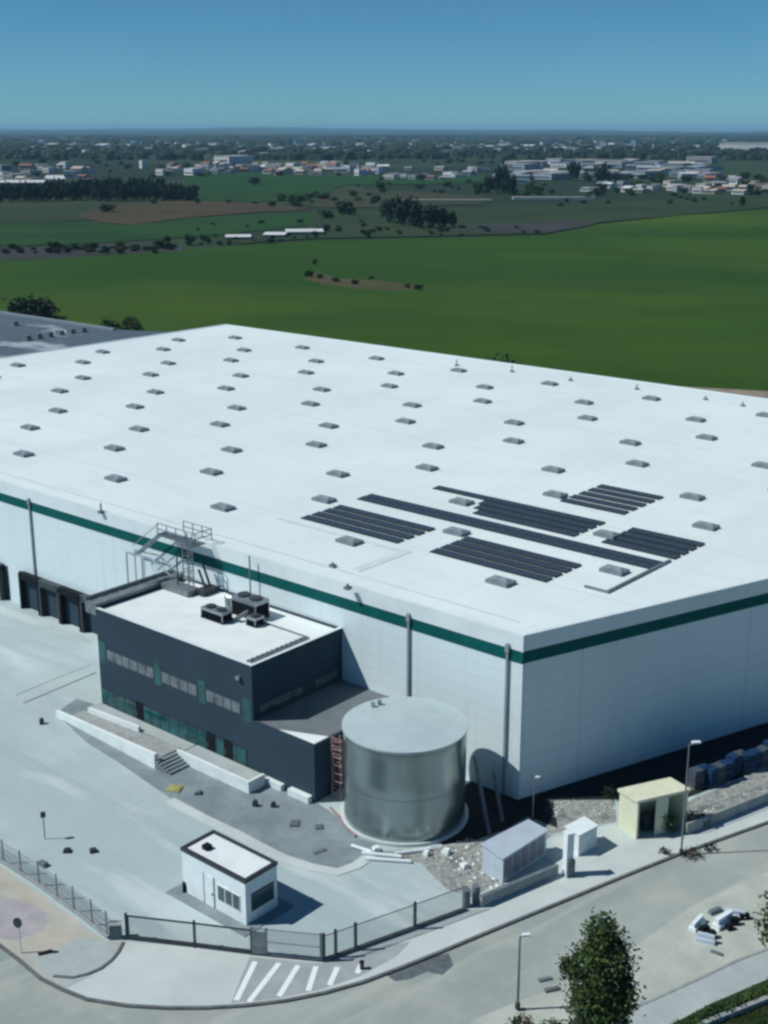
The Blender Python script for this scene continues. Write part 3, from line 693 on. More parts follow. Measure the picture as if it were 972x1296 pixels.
# ------------------------------------------------------------------ water tank
TC = U(5.45, -7.35); TR, TH = 4.62, 7.5
tk = thing('water_tank', TC, 'large round galvanised steel water tank beside the office', 'water tank')
N = 72
mb = MB(); rings = []
zc = [0]; k = 0
while zc[-1] < TH - .01: zc.append(min(TH, zc[-1] + 1.25))
vs = []; fs = []
prof = []
for i, z in enumerate(zc):
    prof.append((TR, z + .03)); 
    if i < len(zc) - 1: prof.append((TR + (.012 if i % 2 else .0), zc[i + 1] - .04))
prof[0] = (TR, 0)
for r, z in prof:
    for j in range(N):
        a = 2 * math.pi * j / N; vs.append((TC.x + r * math.cos(a), TC.y + r * math.sin(a), z))
for i in range(len(prof) - 1):
    for j in range(N):
        a = i * N + j; b = i * N + (j + 1) % N; fs.append([a, b, b + N, a + N])
mb.add(vs, fs); mb.build('shell', M['tank'], tk, smooth=True)
mb = MB()
vs = [(TC.x, TC.y, TH + .42)]
for r, z in ((TR * .5, TH + .25), (TR + .1, TH + .04), (TR + .1, TH - .08), (TR - .02, TH - .08)):
    for j in range(N): a = 2 * math.pi * j / N; vs.append((TC.x + r * math.cos(a), TC.y + r * math.sin(a), z))
fs = [[0, 1 + j, 1 + (j + 1) % N] for j in range(N)]
for i in range(3):
    for j in range(N): a = 1 + i * N + j; b = 1 + i * N + (j + 1) % N; fs.append([a, a + N, b + N, b])
mb.add(vs, fs); mb.build('roof', M['tank_roof'], tk)
mb = MB(); mb.tube(TC + Vector((0, 0, 0)), TC + Vector((0, 0, .22)), TR + .28, 48); mb.build('base_ring', M['apron'], tk)
mb = MB()
for q in ((TC.x - 2.4, TC.y + 2.6), (TC.x - 1.9, TC.y + 3.0)): mb.tube((*q, TH + .1), (*q, TH + .5), .18, 10)
mb.build('hatch', M['galv'], tk)
# ladder with reddish stiles on the left of the tank, and pipework
ld = thing('tank_ladder', U(10.9, -8.8), 'faded red caged ladder tower between the lower office wing and the tank', 'ladder')
mb = MB()
q0 = P(421, 1010); q1 = P(431, 1014)
for q in (q0, q1): mb.tube(q, q + Vector((0, 0, 5.6)), .08, 6)
for k in range(16): mb.tube(q0 + Vector((0, 0, .3 + .33 * k)), q1 + Vector((0, 0, .3 + .33 * k)), .035, 5)
mb.build('ladder', M['red'], ld)
mb = MB(); d = Vector((.15, -.55, 0))
for k in range(6):
    z = Vector((0, 0, 1.8 + .7 * k)); mb.tube(q0 + z, q0 + d + z, .03, 5); mb.tube(q0 + d + z, q1 + d + z, .03, 5); mb.tube(q1 + d + z, q1 + z, .03, 5)
for q in (q0 + d, q1 + d): mb.tube(q + Vector((0, 0, 1.8)), q + Vector((0, 0, 5.6)), .03, 5)
mb.build('cage', M['red'], ld)
# slanting props right of the tank, pipes at the foot
for i, (a, b, za, l) in enumerate((((619, 1056), (606, 1000), 0, 'near left one'), ((636, 1040), (628, 1005), 0, 'far right one'))):
    p = P(*a); top = U(3.4 - 1.6 * i, -1.2 + .3 * i, 3.0 - .8 * i)
    mb = MB(); mb.tube(p, top, .16, 8)
    o = mb.build('prop', M['curb'], None, origin=p); tag(o, 'slanting grey prop leaning behind the tank in the wall shadow, ' + l, 'prop', 'slanting props behind the tank')
t = thing('pipe_rack', P(470, 1080), 'pale pipes lying on the ground in front of the tank', 'pipes')
mb = MB()
for a, b in (((458, 1079), (508, 1084)), ((462, 1086), (520, 1090)), ((445, 1070), (470, 1078)), ((500, 1080), (545, 1074))):
    mb.tube(P(*a, .15), P(*b, .15), .13, 8)
mb.build('pipe', M['white'], t)
for i, (px, py, s) in enumerate(((565, 1080, .55), (476, 1077, .5), (540, 1082, .4), (588, 1098, .45))):
    small('block', px, py, s, s, .35, 'white_wall', ['white block on the rubble right of the tank foot', 'white block by the pale pipes at the tank foot', 'small pale block between the pipes and the rubble', 'pale block on the rubble left of the pale blue shed'][i], 'block')
# curved red and white line of posts left of tank: hose
mb = MB(); pts = [(418, 1022), (428, 1032), (438, 1046), (450, 1058)]
for a, b in zip(pts, pts[1:]): mb.tube(P(*a, .12), P(*b, .12), .09, 6)
tag(mb.build('hose', M['red']), 'pale red hose lying round the left foot of the tank', 'hose')

# ------------------------------------------------------------------ gate cabin
cb = thing('gatehouse', U(7.2, -23.9), 'small white gatehouse cabin with dark-edged roof beside the sliding gate', 'cabin')
c0, c1, d0, d1, ch = 4.1, 10.3, -25.25, -22.35, 3.35
MB().uvbox(c0, c1, d0, d1, 0.05, ch - .15).build('wall', M['white'], cb)
mb = MB(); mb.uvbox(c0 - .06, c1 + .06, d0 - .06, d0 + .2, ch - .15, ch + .08); mb.uvbox(c0 - .06, c1 + .06, d1 - .2, d1 + .06, ch - .15, ch + .08)
mb.uvbox(c0 - .06, c0 + .2, d0 + .2, d1 - .2, ch - .15, ch + .08); mb.uvbox(c1 - .2, c1 + .06, d0 + .2, d1 - .2, ch - .15, ch + .08)
mb.build('roof_edge', M['dark_metal'], cb)
MB().uvbox(c0 + .2, c1 - .2, d0 + .2, d1 - .2, ch - .15, ch - .02).build('roof', M['office_roof'], cb)
MB().uvbox(8.7, 9.2, -24.4, -23.9, ch - .02, ch + .3).build('roof_vent', M['black'], cb)
w = MB().uvbox(4.6, 6.8, d0 - .04, d0, .85, 2.1).build('window', M['white'], cb)
g = MB()
for k in range(3): g.uvbox(4.66 + k * .72, 4.66 + k * .72 + .62, d0 - .055, d0 - .04, .95, 2.0)
g.build('pane', M['glass'], w)
w = MB().uvbox(c0 - .04, c0, -24.75, -22.7, .85, 2.15).build('window', M['dark_metal'], cb)
MB().uvbox(c0 - .055, c0 - .04, -24.65, -22.8, .95, 2.05).build('pane', M['glass'], w)
d = MB().uvbox(7.15, 8.1, d0 - .03, d0, .05, 2.35).build('door', M['white'], cb)
e = MB(); e.uvbox(7.1, 7.16, d0 - .05, d0 - .03, .05, 2.4); e.uvbox(8.09, 8.15, d0 - .05, d0 - .03, .05, 2.4); e.build('door_frame', M['grey_metal'], d)
MB().uvbox(7.25, 7.3, d0 - .1, d0 - .03, 1.0, 1.15).build('handle', M['black'], d)
MB().uvbox(c1, c1 + .35, -24.9, -24.2, 2.3, 2.75).build('air_conditioner', M['grey_metal'], cb)
MB().uvbox(4.9, 5.1, d1 + .0, d1 + .3, ch - .5, ch - .2).build('wall_light', M['dark_metal'], cb)
MB().uvbox(c0 - .8, c1 + .8, d0 - .9, d1 + .8, .004, .05).build('plinth', M['gravel'], cb)
small('bin', 236, 1128, .5, .5, .8, 'black', 'black bin at the left end of the gatehouse', 'bin')

# ------------------------------------------------------------------ fences and gates
def panel(mb, a, b, z0, z1, sp, r, rails=(0, 1), rail_r=.035):
    a, b = Vector(a), Vector(b); L = (b - a).length; n = max(1, int(L / sp))
    for k in range(n + 1):
        q = a.lerp(b, k / n); mb.tube((q.x, q.y, z0), (q.x, q.y, z1), r, 4, cap=False)
    for t in rails:
        z = z0 + (z1 - z0) * t; mb.tube((a.x, a.y, z), (b.x, b.y, z), rail_r, 5)
fe = thing('wire_fence', P(60, 1130), 'grey wire mesh fence on a low kerb at the left yard edge', 'fence')
fl = [P(-150, 1010), P(-60, 1058), P(0, 1090), P(45, 1118), P(80, 1144), P(105, 1162), P(128, 1180), P(138, 1188)]
kb = MB().ribbon(fl, .25, 0, .25).build('kerb_wall', M['kerb'], fe)
mb = MB()
for a, b in zip(fl, fl[1:]): panel(mb, a, b, .25, 1.75, .16, .010, (0, .33, .66, 1), .013)
mb.build('mesh_panel', M['curb'], fe)
post_px = [(-100, 1036), (-30, 1074), (5, 1093), (27, 1107), (50, 1121), (73, 1138), (94, 1154), (117, 1171), (136, 1186)]
for q in post_px:
    p = P(*q); MB().tube((p.x, p.y, 0), (p.x, p.y, 1.95), .05, 6).build('post', M['grey_metal'], fe)
gp_ = thing('gate_pier', P(148, 1188), 'squat grey motor pier left of the sliding gate', 'pier')
mb = MB(); mb.box(P(147, 1187), .75, .5, 0, 1.05, .1); mb.build('body', M['curb'], gp_); MB().box(P(147, 1187), .85, .6, 1.05, 1.13, .1).build('cap', M['kerb'], gp_)

sg = thing('sliding_gate', P(235, 1197), 'black barred sliding gate across the yard entrance', 'gate')
ga, gb_, gc = P(161, 1189), P(247, 1199), P(318, 1208)
mb = MB(); panel(mb, ga, gb_, .3, 1.75, .14, .014, (), .03); panel(mb, gb_, gc, .3, 1.75, .14, .014, (), .03); mb.build('bars', M['dark_metal'], sg)
mb = MB(); mb.ribbon([ga, gb_, gc], .12, .08, .32); mb.ribbon([ga, gb_, gc], .07, 1.72, 1.82); mb.box(gc, .1, .1, .1, 1.8, .1); mb.box(ga.lerp(gb_, .03), .1, .1, .1, 1.8, .1); mb.build('frame', M['dark_metal'], sg)
for p in (ga, gb_): MB().box(p, .16, .16, 0, 1.95, .1).build('post', M['dark_metal'], sg)
mg = thing('mesh_gate', P(360, 1212), 'pale grey mesh gate leaf right of the black sliding gate', 'gate')
gd = P(408, 1217)
mb = MB(); panel(mb, gc, gd, .12, 1.95, .11, .016, (0, .5, 1), .03); mb.build('mesh', M['curb'], mg)
for t in (.02, .22, .98):
    MB().box(gc.lerp(gd, t), .12, .12, 0, 2.05, .1).build('post', M['grey_metal'], mg)
mb = MB()
mb.box(gc.lerp(gd, .12), .9, .1, .1, 1.7, -.13); mb.build('plate', M['grey_metal'], mg)
MB().ribbon([gc, gd], .14, 0, .12).build('track', M['dark_metal'], mg)
bf = thing('bar_fence', P(500, 1180), 'dark barred fence running right from the gate along the pavement', 'fence')
ge = [P(410, 1217), P(425, 1212), P(450, 1203), P(525, 1176), P(590, 1152)]
mb = MB()
for a, b in zip(ge, ge[1:]): panel(mb, a, b, .25, 1.85, .16, .014, (0, 1), .03)
mb.build('bars', M['dark_metal'], bf)
MB().ribbon(ge, .2, 0, .25).build('kerb_wall', M['kerb_dark'], bf)
for p in ge[:-1]: MB().box(p, .15, .15, 0, 2.05, .5).build('post', M['dark_metal'], bf)
pr = thing('gate_post', P(596, 1150), 'pair of thick dark drums at the right end of the barred fence', 'post')
for q in ((590, 1147), (602, 1142)):
    p = P(*q); MB().tube((p.x, p.y, 0), (p.x, p.y, 1.3), .28, 14).build('drum', M['curb'], pr)
lw = thing('low_wall', P(660, 1125), 'low dark wall along the pavement in front of the pale blue shed', 'wall')
MB().ribbon([P(608, 1148), P(650, 1130), P(705, 1107)], .25, 0, .75).build('wall', M['kerb'], lw)
MB().ribbon([P(608, 1148), P(650, 1130), P(705, 1107)], .33, .75, .82).build('coping', M['curb'], lw)
l2 = thing('boundary_wall', P(930, 1030), 'low boundary wall along the pavement right of the cream hut', 'wall')
bw = [P(868, 1056), P(920, 1036), P(972, 1015), P(1100, 968), P(1300, 892)]
MB().ribbon(bw, .2, 0, .9).build('wall', M['kerb'], l2)
mb = MB()
for a, b in zip(bw, bw[1:]): panel(mb, a, b, .9, 1.7, .3, .012, (1,), .02)
mb.build('wire', M['curb'], l2)

# ------------------------------------------------------------------ small buildings by the road
sh = thing('site_shed', P(650, 1100), 'long pale blue shed with sloping panel roof by the rubble', 'shed')
r1, r2, r3, r4 = P(611, 1068, 2.3), P(668, 1039, 2.3), P(692, 1052, 1.9), P(637, 1087, 1.9)
def lower(q, z=0): return Vector((q.x, q.y, z))
mb = MB(); mb.add([lower(r1), lower(r2), lower(r3), lower(r4), r1, r2, r3, r4], [[3, 2, 1, 0], [0, 1, 5, 4], [1, 2, 6, 5], [2, 3, 7, 6], [3, 0, 4, 7]])
mb.build('wall', M['lightblue'], sh)
up = Vector((0, 0, .07)); c = (r1 + r2 + r3 + r4) / 4
rr = [c + (q - c) * 1.06 for q in (r1, r2, r3, r4)]
mb = MB(); mb.add(rr + [q + up for q in rr], [[3, 2, 1, 0], [4, 5, 6, 7], [0, 1, 5, 4], [1, 2, 6, 5], [2, 3, 7, 6], [3, 0, 4, 7]][0:6]); mb.build('roof', M['lightblue'], sh)
dd = (r3 - r4); dd.z = 0; nn = Vector((dd.y, -dd.x, 0)).normalized() * .03
mb = MB()
for k in range(5):
    a = lower(r4.lerp(r3, .03 + .19 * k)) + nn; b = lower(r4.lerp(r3, .03 + .19 * k + .16)) + nn
    mb.add([(a.x, a.y, .25), (b.x, b.y, .25), (b.x, b.y, 1.7), (a.x, a.y, 1.7)], [[0, 1, 2, 3]])
mb.build('side_panel', M['shed_side'], sh)

kb_ = thing('kiosk_post', P(718, 1108), 'tall white slab post standing by the pavement edge', 'post')
p = P(718, 1107); a_ = R(25)
MB().box(p, .55, .5, 0, 3.3, a_).build('body', M['white'], kb_)
MB().box(p, .65, .6, 3.3, 3.38, a_).build('cap', M['white'], kb_)
MB().box((p.x + .1, p.y - .1), .6, .55, 0, 1.3, a_).build('meter_box', M['curb'], kb_)
eb = thing('electric_cabinet', P(735, 1085), 'white box-shaped utility cabinet behind the white slab post', 'cabinet')
q1, q2, q3, q4 = P(716, 1046, 1.75), P(739, 1034, 1.75), P(756, 1045, 1.75), P(733, 1057, 1.75)
MB().prism([q1, q2, q3, q4], 0, 1.7).build('body', M['white'], eb)
c = (q1 + q2 + q3 + q4) / 4; MB().prism([c + (q - c) * 1.08 for q in (q1, q2, q3, q4)], 1.7, 1.78).build('roof', M['white'], eb)
e = (q3 - q4); e.z = 0; n = Vector((e.y, -e.x, 0)).normalized() * .02
mb = MB()
for t0, t1 in ((.06, .47), (.53, .94)):
    a = lower(q4.lerp(q3, t0)) + n; b = lower(q4.lerp(q3, t1)) + n
    mb.add([(a.x, a.y, .15), (b.x, b.y, .15), (b.x, b.y, 1.55), (a.x, a.y, 1.55)], [[0, 1, 2, 3]])
mb.build('door', M['parapet'], eb)
ht = thing('roadside_hut', P(820, 1050), 'cream open-fronted hut with overhanging flat roof by the pavement', 'hut')
h1, h2 = P(783, 1047), P(806, 1062)
e1 = (h2 - h1); L2 = Vector((3.9, 1.62, 0)); h3 = h2 + L2; h4 = h1 + L2
def th_wall(mb, a, b, th, z0, z1):
    d = (b - a).normalized(); n = Vector((-d.y, d.x, 0)) * th / 2
    mb.prism([a + n, b + n, b - n, a - n], z0, z1)
mb = MB(); th_wall(mb, h1, h2, .18, 0, 3.0); mb.build('side_wall', M['cream'], ht)
mb = MB(); th_wall(mb, h1 + L2 * .01, h4, .18, 0, 3.0); mb.build('back_wall', M['cream'], ht)
mb = MB(); th_wall(mb, h4, h3, .18, 0, 3.0); mb.build('side_wall', M['cream'], ht)
mb = MB(); th_wall(mb, h2 + L2 * .36, h2 + L2 * .6, .16, 0, 2.98); mb.build('pier', M['cream'], ht)
c = (h1 + h2 + h3 + h4) / 4
mb = MB(); mb.prism([c + (q - c) * 1.1 for q in (h1, h2, h3, h4)], 3.0, 3.22); mb.build('roof', M['cream'], ht)
mb = MB(); mb.box(c + L2 * .05, 2.2, .6, 0, 1.3, math.atan2(L2.y, L2.x)); mb.build('inner_counter', M['dark_metal'], ht)

# lamps and posts
def lamp(px, py, h, label, r=.07, head=.5, m='grey_metal'):
    p = P(px, py); t = thing('street_lamp', p, label, 'street lamp', 'lamp posts')
    MB().tube(p, p + Vector((0, 0, h)), r, 8, r * .6).build('pole', M[m], t)
    MB().tube(p, p + Vector((0, 0, .35)), r * 1.8, 8).build('base', M['dark_metal'], t)
    a = p + Vector((0, 0, h)); b = a + Vector((head * .9, .05, .08))
    MB().tube(a, b, r * .5, 6).build('arm', M[m], t)
    mb = MB(); mb.box((b.x - .05, b.y), head, head * .5, b.z - .02, b.z + .09, .1); mb.build('lamp_head', M['white'], t)
lamp(862, 1080, 8.7, 'tallest lamp post, at the kerb beside the cream hut', .08, .6)
lamp(674, 1040, 3.6, 'short lamp post behind the pale blue shed', .05, .35)
lamp(655, 1276, 4.9, 'grey lamp post in the near foreground left of the leafy tree', .09, .45, 'curb')
p = P(27, 1206); t = thing('road_sign', p, 'white sign post with dark round plate on the pink paving', 'sign')
MB().tube(p, p + Vector((0, 0, 2.3)), .05, 8).build('post', M['parapet'], t)
c = p + Vector((0, 0, 2.25)); mb = MB(); mb.tube(c + Vector((-.03, -.05, 0)), c + Vector((-.05, -.1, .01)), .33, 18); mb.build('plate', M['dark_metal'], t)
mb = MB(); mb.tube(P(48, 1207, .12), P(66, 1203, .12), .1, 6); tag(mb.build('fallen_post', M['dark_metal']), 'short dark bar lying on the paved corner beside the sign', 'bar')
p = P(57, 1062); t = thing('marker_post', p, 'thin pale post with a dark head standing alone in the yard', 'post')
MB().tube(p, p + Vector((0, 0, 2.0)), .04, 6).build('post', M['curb'], t); MB().box(p, .35, .25, 1.85, 2.2, .4).build('head', M['dark_metal'], t)
p = P(458, 1226); t = thing('bollard', p, 'small dark bollard at the end of the white bars by the kerb', 'bollard')
MB().tube(p, p + Vector((0, 0, .5)), .14, 10).build('post', M['dark_metal'], t); MB().tube(p + Vector((0, 0, .5)), p + Vector((0, 0, .6)), .18, 10, .08).build('cap', M['black'], t)

# blue crates and stillages behind the boundary strip, in the wall's shade
rc = random.Random(5)
names = ['first', 'second', 'third', 'fourth', 'fifth', 'sixth', 'seventh', 'eighth', 'ninth', 'tenth', 'eleventh', 'twelfth', 'thirteenth', 'fourteenth']
src = {}
for i in range(12):
    px = 880 + i * 9.2; py = 1001 - i * 3.6 + rc.choice((0, -5))
    kind = 'blue' if i % 3 else 'blue2'
    p = P(px, py)
    lab = '%s %s crate stack from the hut, in the shade of the end wall' % (names[i], 'dark blue' if kind == 'blue' else 'grey')
    if kind not in src:
        t = thing('crate_stack', p, lab, 'crates', 'crate stacks in the wall shade')
        mb = MB()
        for k in range(3): mb.box(p, .95 - .02 * k, .8, .14 + k * .5, .14 + k * .5 + .44, .5)
        mb.build('crate', M[kind], t)
        MB().box(p, 1.0, .85, 0, .12, .5).build('pallet', M['soil'], t)
        src[kind] = t
    else:
        t = copy_tree(src[kind]); t.location = p; t['label'] = lab; t.rotation_euler = (0, 0, rc.uniform(-.3, .3))

# dumped white junk on the lay-by
def junk(px, py, parts, label, name='barrier', cat='barrier'):
    p = P(px, py, RL + .004); t = thing(name, p, label, cat, 'dumped blocks on the lay-by')
    for (dx, dy, sx, sy, h, a, m, nm, slope) in parts:
        c = (p.x + dx, p.y + dy)
        mb = MB(); mb.box(c, sx, sy, RL + .004, RL + h * .45, a); mb.box(c, sx * .92, sy * slope, RL + h * .45, RL + h, a)
        mb.build(nm, M[m], t)
junk(882, 1172, [(0, 0, 1.5, .5, .55, .9, 'white', 'block', .5), (.4, -.5, .6, .4, .35, .3, 'black', 'plate', .8)], 'white concrete block beside a black plate, leftmost of the dumped pieces')
junk(893, 1192, [(0, 0, 1.2, .45, .6, -.4, 'lightblue', 'block', .5), (.5, .45, .5, .5, .5, .2, 'black', 'plate', .7)], 'pale block with black end, nearest the kerb of the dumped pieces')
junk(915, 1170, [(0, 0, 1.7, .6, .75, .7, 'white', 'block', .55), (.75, .0, .5, .4, .55, 0, 'black', 'plate', .8), (.3, -.55, .4, .4, .4, .4, 'black', 'plate', .8)], 'largest bright white block with two black blocks at its foot')
junk(930, 1160, [(0, 0, 1.4, .5, .5, -.3, 'lightblue', 'block', .5), (.55, -.25, .7, .4, .4, .1, 'black', 'plate', .8)], 'pale block with a black slab, rightmost of the dumped pieces')
junk(905, 1155, [(0, 0, 1.0, .4, .3, .5, 'curb', 'block', .7)], 'low grey block behind the dumped white ones')
junk(907, 1207, [(0, 0, .8, .2, .15, -.6, 'curb', 'block', .7)], 'thin grey bar on the lay-by closest to the kerb line')
junk(690, 1240, [(0, 0, .9, .35, .12, .3, 'curb', 'block', .7)], 'flat grey slab on the road left of the leafy tree, farther one')
junk(699, 1253, [(0, 0, 1.0, .4, .14, .3, 'kerb_dark', 'block', .7)], 'flat grey slab on the road left of the leafy tree, nearer one')
# loose rubble
mb = MB(); rr_ = random.Random(9)
def stones(mb, pxs, n, smin, smax):
    for _ in range(n):
        px = rr_.uniform(pxs[0], pxs[2]); py = rr_.uniform(pxs[1], pxs[3]); p = P(px, py); s = rr_.uniform(smin, smax)
        if len(pxs) > 4 and not pxs[4](px, py): continue
        vs = []
        for a in range(5): t = a * 1.257 + rr_.uniform(-.3, .3); vs.append((p.x + s * math.cos(t), p.y + s * math.sin(t), 0))
        top = (p.x + rr_.uniform(-.3, .3) * s, p.y + rr_.uniform(-.3, .3) * s, s * rr_.uniform(.5, 1.0))
        mb.add(vs + [top], [[i, (i + 1) % 5, 5] for i in range(5)], 0 if rr_.random() < .8 else 1)
stones(mb, (535, 1062, 640, 1125, lambda x, y: (x - 535) * .55 + 1085 > y and y > 1100 - (x - 500) * .35 - 8), 420, .05, .19)
stones(mb, (866, 975, 1000, 1046, lambda x, y: 1010 - (x - 870) * .36 < y < 1040 - (x - 870) * .36), 260, .04, .15)
stones(mb, (690, 1012, 778, 1035), 90, .04, .14)
tag(mb.build('rubble', [M['rubble_ground'], M['white_wall']]), 'loose grey and white rubble scattered around the tank, the hut and the wall', 'rubble', kind='stuff')

# ------------------------------------------------------------------ plants
def leafcloud(mb, lobes, n, s, rnd, fill=.35, nm=3):
    """leaf-sized faces spread through ellipsoid lobes, denser at the skin, clumped"""
    tot = sum(l[3] * l[4] for l in lobes)
    for (c0x, c0y, c0z, rx, rz) in lobes:
        k = int(n * rx * rz / tot)
        nc = max(4, k // 14); clumps = []
        for _ in range(nc):
            d = Vector((rnd.gauss(0, 1), rnd.gauss(0, 1), rnd.gauss(0, 1))).normalized(); r = rnd.uniform(fill, 1.08) ** .6
            clumps.append((Vector((c0x + d.x * rx * r, c0y + d.y * rx * r, c0z + d.z * rz * r)), rnd.randrange(nm)))
        for i in range(k):
            c, mi = clumps[i % nc]; sp = rx * .16 + s * .5
            q = c + Vector((rnd.gauss(0, sp), rnd.gauss(0, sp), rnd.gauss(0, sp * .8)))
            a = Vector((rnd.gauss(0, 1), rnd.gauss(0, 1), rnd.gauss(0, .6))).normalized(); b = a.cross(Vector((rnd.gauss(0, 1), rnd.gauss(0, 1), rnd.gauss(0, 1)))).normalized()
            w = s * rnd.uniform(.6, 1.3)
            mb.add([q - a * w, q + b * w * .55, q + a * w, q - b * w * .55], [[0, 1, 2, 3]], mi)

def tree(name, p, h, r, lobes, n, s, label, cat, mats, seed, trunk=True, group=None, base=None):
    rnd = random.Random(seed); t = thing(name, p, label, cat, group)
    mb = MB(); leafcloud(mb, [(p.x + a * r, p.y + b * r, p.z + c * h, rr * r, rz * h) for a, b, c, rr, rz in lobes], n, s, rnd, nm=len(mats))
    mb.build('crown', [M[m] for m in mats], t)
    if trunk:
        mb = MB(); mb.tube(p, p + Vector((0, 0, h * .55)), r * .09, 8, r * .05)
        mb.tube(p + Vector((0, 0, h * .55)), p + Vector((.1 * r, 0, h * .92)), r * .05, 6, r * .015)
        for k in range(9):
            z = h * rnd.uniform(.25, .8); a = rnd.uniform(0, 6.28); q = p + Vector((0, 0, z))
            mb.tube(q, q + Vector((math.cos(a) * r * .75, math.sin(a) * r * .75, h * .12)), r * .035, 5, r * .01)
        mb.build('trunk', M['bark'], t)
    return t
pt = P(752, 1372)
tree('poplar_tree', pt, 10.5, 1.6, [(0, 0, .90, .55, .10), (.12, 0, .78, .82, .13), (-.18, .1, .66, .92, .13), (.2, -.1, .56, .95, .13), (.0, 0, .45, .9, .12), (.15, 0, .33, .8, .10), (-.95, .1, .70, .28, .05), (-.1, 0, .24, .7, .09), (.75, 0, .5, .35, .07), (.7, 0, .68, .35, .06)], 13000, .125, 'tall leafy green tree in the near foreground', 'tree', ['leaf0', 'leaf1', 'leaf2'], 21)
pb = P(985, 1215)
tree('small_tree', pb, 4.6, 1.5, [(0, 0, .7, .9, .28), (-.4, 0, .5, .6, .2), (.5, 0, .55, .8, .3)], 1500, .15, 'leafy tree cut by the right edge of the picture', 'tree', ['leaf0', 'leaf2'], 5)
def bush(name, px, py, h, r, n, s, label, mats, seed, cat='bush', lobes=None, group=None):
    lobes = lobes or [(0, 0, .5, .9, .5), (-.5, .1, .4, .6, .35), (.5, -.1, .42, .6, .4)]
    return tree(name, P(px, py), h, r, lobes, n, s, label, cat, mats, seed, trunk=False, group=group)
bush('shrub', 662, 1312, 1.3, .8, 800, .10, 'reddish-leaved shrub at the foot of the foreground lamp post', ['flower', 'leaf1'], 31)
bush('shrub', 698, 1316, 1.2, .8, 900, .10, 'dark mixed shrub between foreground lamp post and leafy tree', ['flower', 'leaf0', 'leaf1'], 32)
bush('shrub', 726, 1324, 1.8, .7, 900, .12, 'green shrub touching the left side of the leafy tree', ['leaf0', 'leaf1'], 33)
bush('shrub', 845, 1054, 1.7, .65, 500, .10, 'bright green plant inside the open front of the cream hut', ['leaf2', 'leaf0'], 34)
bush('shrub', 874, 1083, .6, .7, 300, .09, 'low reddish weeds at the foot of the tallest lamp post', ['flower', 'leaf3'], 35)
bush('shrub', 841, 1081, .45, .35, 150, .08, 'small tuft of weeds left of the tallest lamp post', ['flower', 'leaf1'], 36)
bush('shrub', 897, 1074, .4, .4, 150, .08, 'small tuft of weeds right of the tallest lamp post', ['leaf3', 'leaf1'], 37)
bush('shrub', 880, 1043, 1.0, 1.0, 500, .1, 'dark scrub between the cream hut and the boundary wall', ['leaf3', 'leaf1'], 38)
bush('shrub', 775, 1008, 1.1, 1.0, 400, .1, 'dark scrub at the foot of the shaded end wall left of the hut', ['leaf3', 'leaf1'], 39)
# hedge rows on the verge at the lower right
hd = thing('hedge', P(930, 1285), 'low dark hedge along the near verge in the lower right corner', 'hedge')
mb = MB(); rnd = random.Random(3)
a, b = P(860, 1306), P(1000, 1245)
leafcloud(mb, [(a.x + (b.x - a.x) * k / 8, a.y + (b.y - a.y) * k / 8, .25, .55, .3) for k in range(9)], 2600, .09, rnd, nm=2)
mb.build('foliage', [M['leaf1'], M['leaf0']], hd)
hd = thing('garden_wall', P(930, 1290), 'low grey retaining wall in the grass of the lower right corner', 'wall')
MB().ribbon([P(850, 1318), P(900, 1296), P(985, 1262), P(1100, 1218)], .3, 0, .35).build('wall', M['kerb'], hd)
mb = MB(); rnd = random.Random(6)
for _ in range(5200):
    q = P(rnd.uniform(855, 1010), rnd.uniform(1262, 1335)); k = rnd.uniform(.06, .22); a = rnd.uniform(0, 6.28)
    if (q - P(845, 1298)).dot(Vector((.5, -.86, 0))) < .2: continue
    mb.add([(q.x, q.y, 0), (q.x + .05 * math.cos(a), q.y + .05 * math.sin(a), 0), (q.x + .09 * math.sin(a), q.y - .05, k)], [[0, 1, 2]], rnd.randrange(2))
tag(mb.build('grass', [M['leaf0'], M['leaf1']]), 'rough dark green grass on the near verge', 'grass', kind='stuff')

# trees and bushes behind the warehouse
bush('bush', 40, 402, 4.6, 6.5, 2200, .6, 'dark bush behind the grey-roofed building at the left edge', ['leaf1', 'leaf3'], 41)
tree('small_tree', P(166, 434), 6.5, 2.7, [(0, 0, .6, .9, .35), (.3, 0, .4, .8, .3)], 1100, .35, 'small yellow-green tree right behind the end of the grey-roofed building', 'tree', ['leaf0', 'leaf1'], 42)
tree('small_tree', P(140, 428), 4.6, 2.2, [(0, 0, .6, .9, .35)], 600, .3, 'smaller dim tree left of the yellow-green tree behind the grey-roofed building', 'tree', ['leaf1', 'leaf3'], 43)
bush('bush', 637, 500, 8, 3.6, 900, .4, 'dark bush rising behind the far roof edge of the warehouse', ['leaf3', 'leaf1'], 44)

# far trees: five source crowns, copied
def far_src(seed, k):
    rnd = random.Random(seed); mb = MB()
    lobes = [(rnd.uniform(-.45, .45), rnd.uniform(-.3, .3), rnd.uniform(.4, .65), rnd.uniform(.45, .7), rnd.uniform(.22, .36)) for _ in range(5)]
    leafcloud(mb, lobes, 520, .155, rnd, fill=.5, nm=2)
    return mb
FS = []
for k in range(4):
    mb = far_src(100 + k, k); me = bpy.data.meshes.new('crown'); me.from_pydata([tuple(q) for q in mb.v], [], mb.f)
    for m_ in ((M['leaf3'], M['leaf1']), (M['leaf3'], M['leaf3']), (M['leaf1'], M['leaf1']), (M['leaf1'], M['leaf0']))[k]: me.materials.append(m_)
    me.polygons.foreach_set('material_index', mb.m); FS.append(me)
tm = MB().tube((0, 0, 0), (0, 0, .5), .05, 6, .03); tme = bpy.data.meshes.new('trunk'); tme.from_pydata([tuple(q) for q in tm.v], [], tm.f); tme.materials.append(M['bark'])
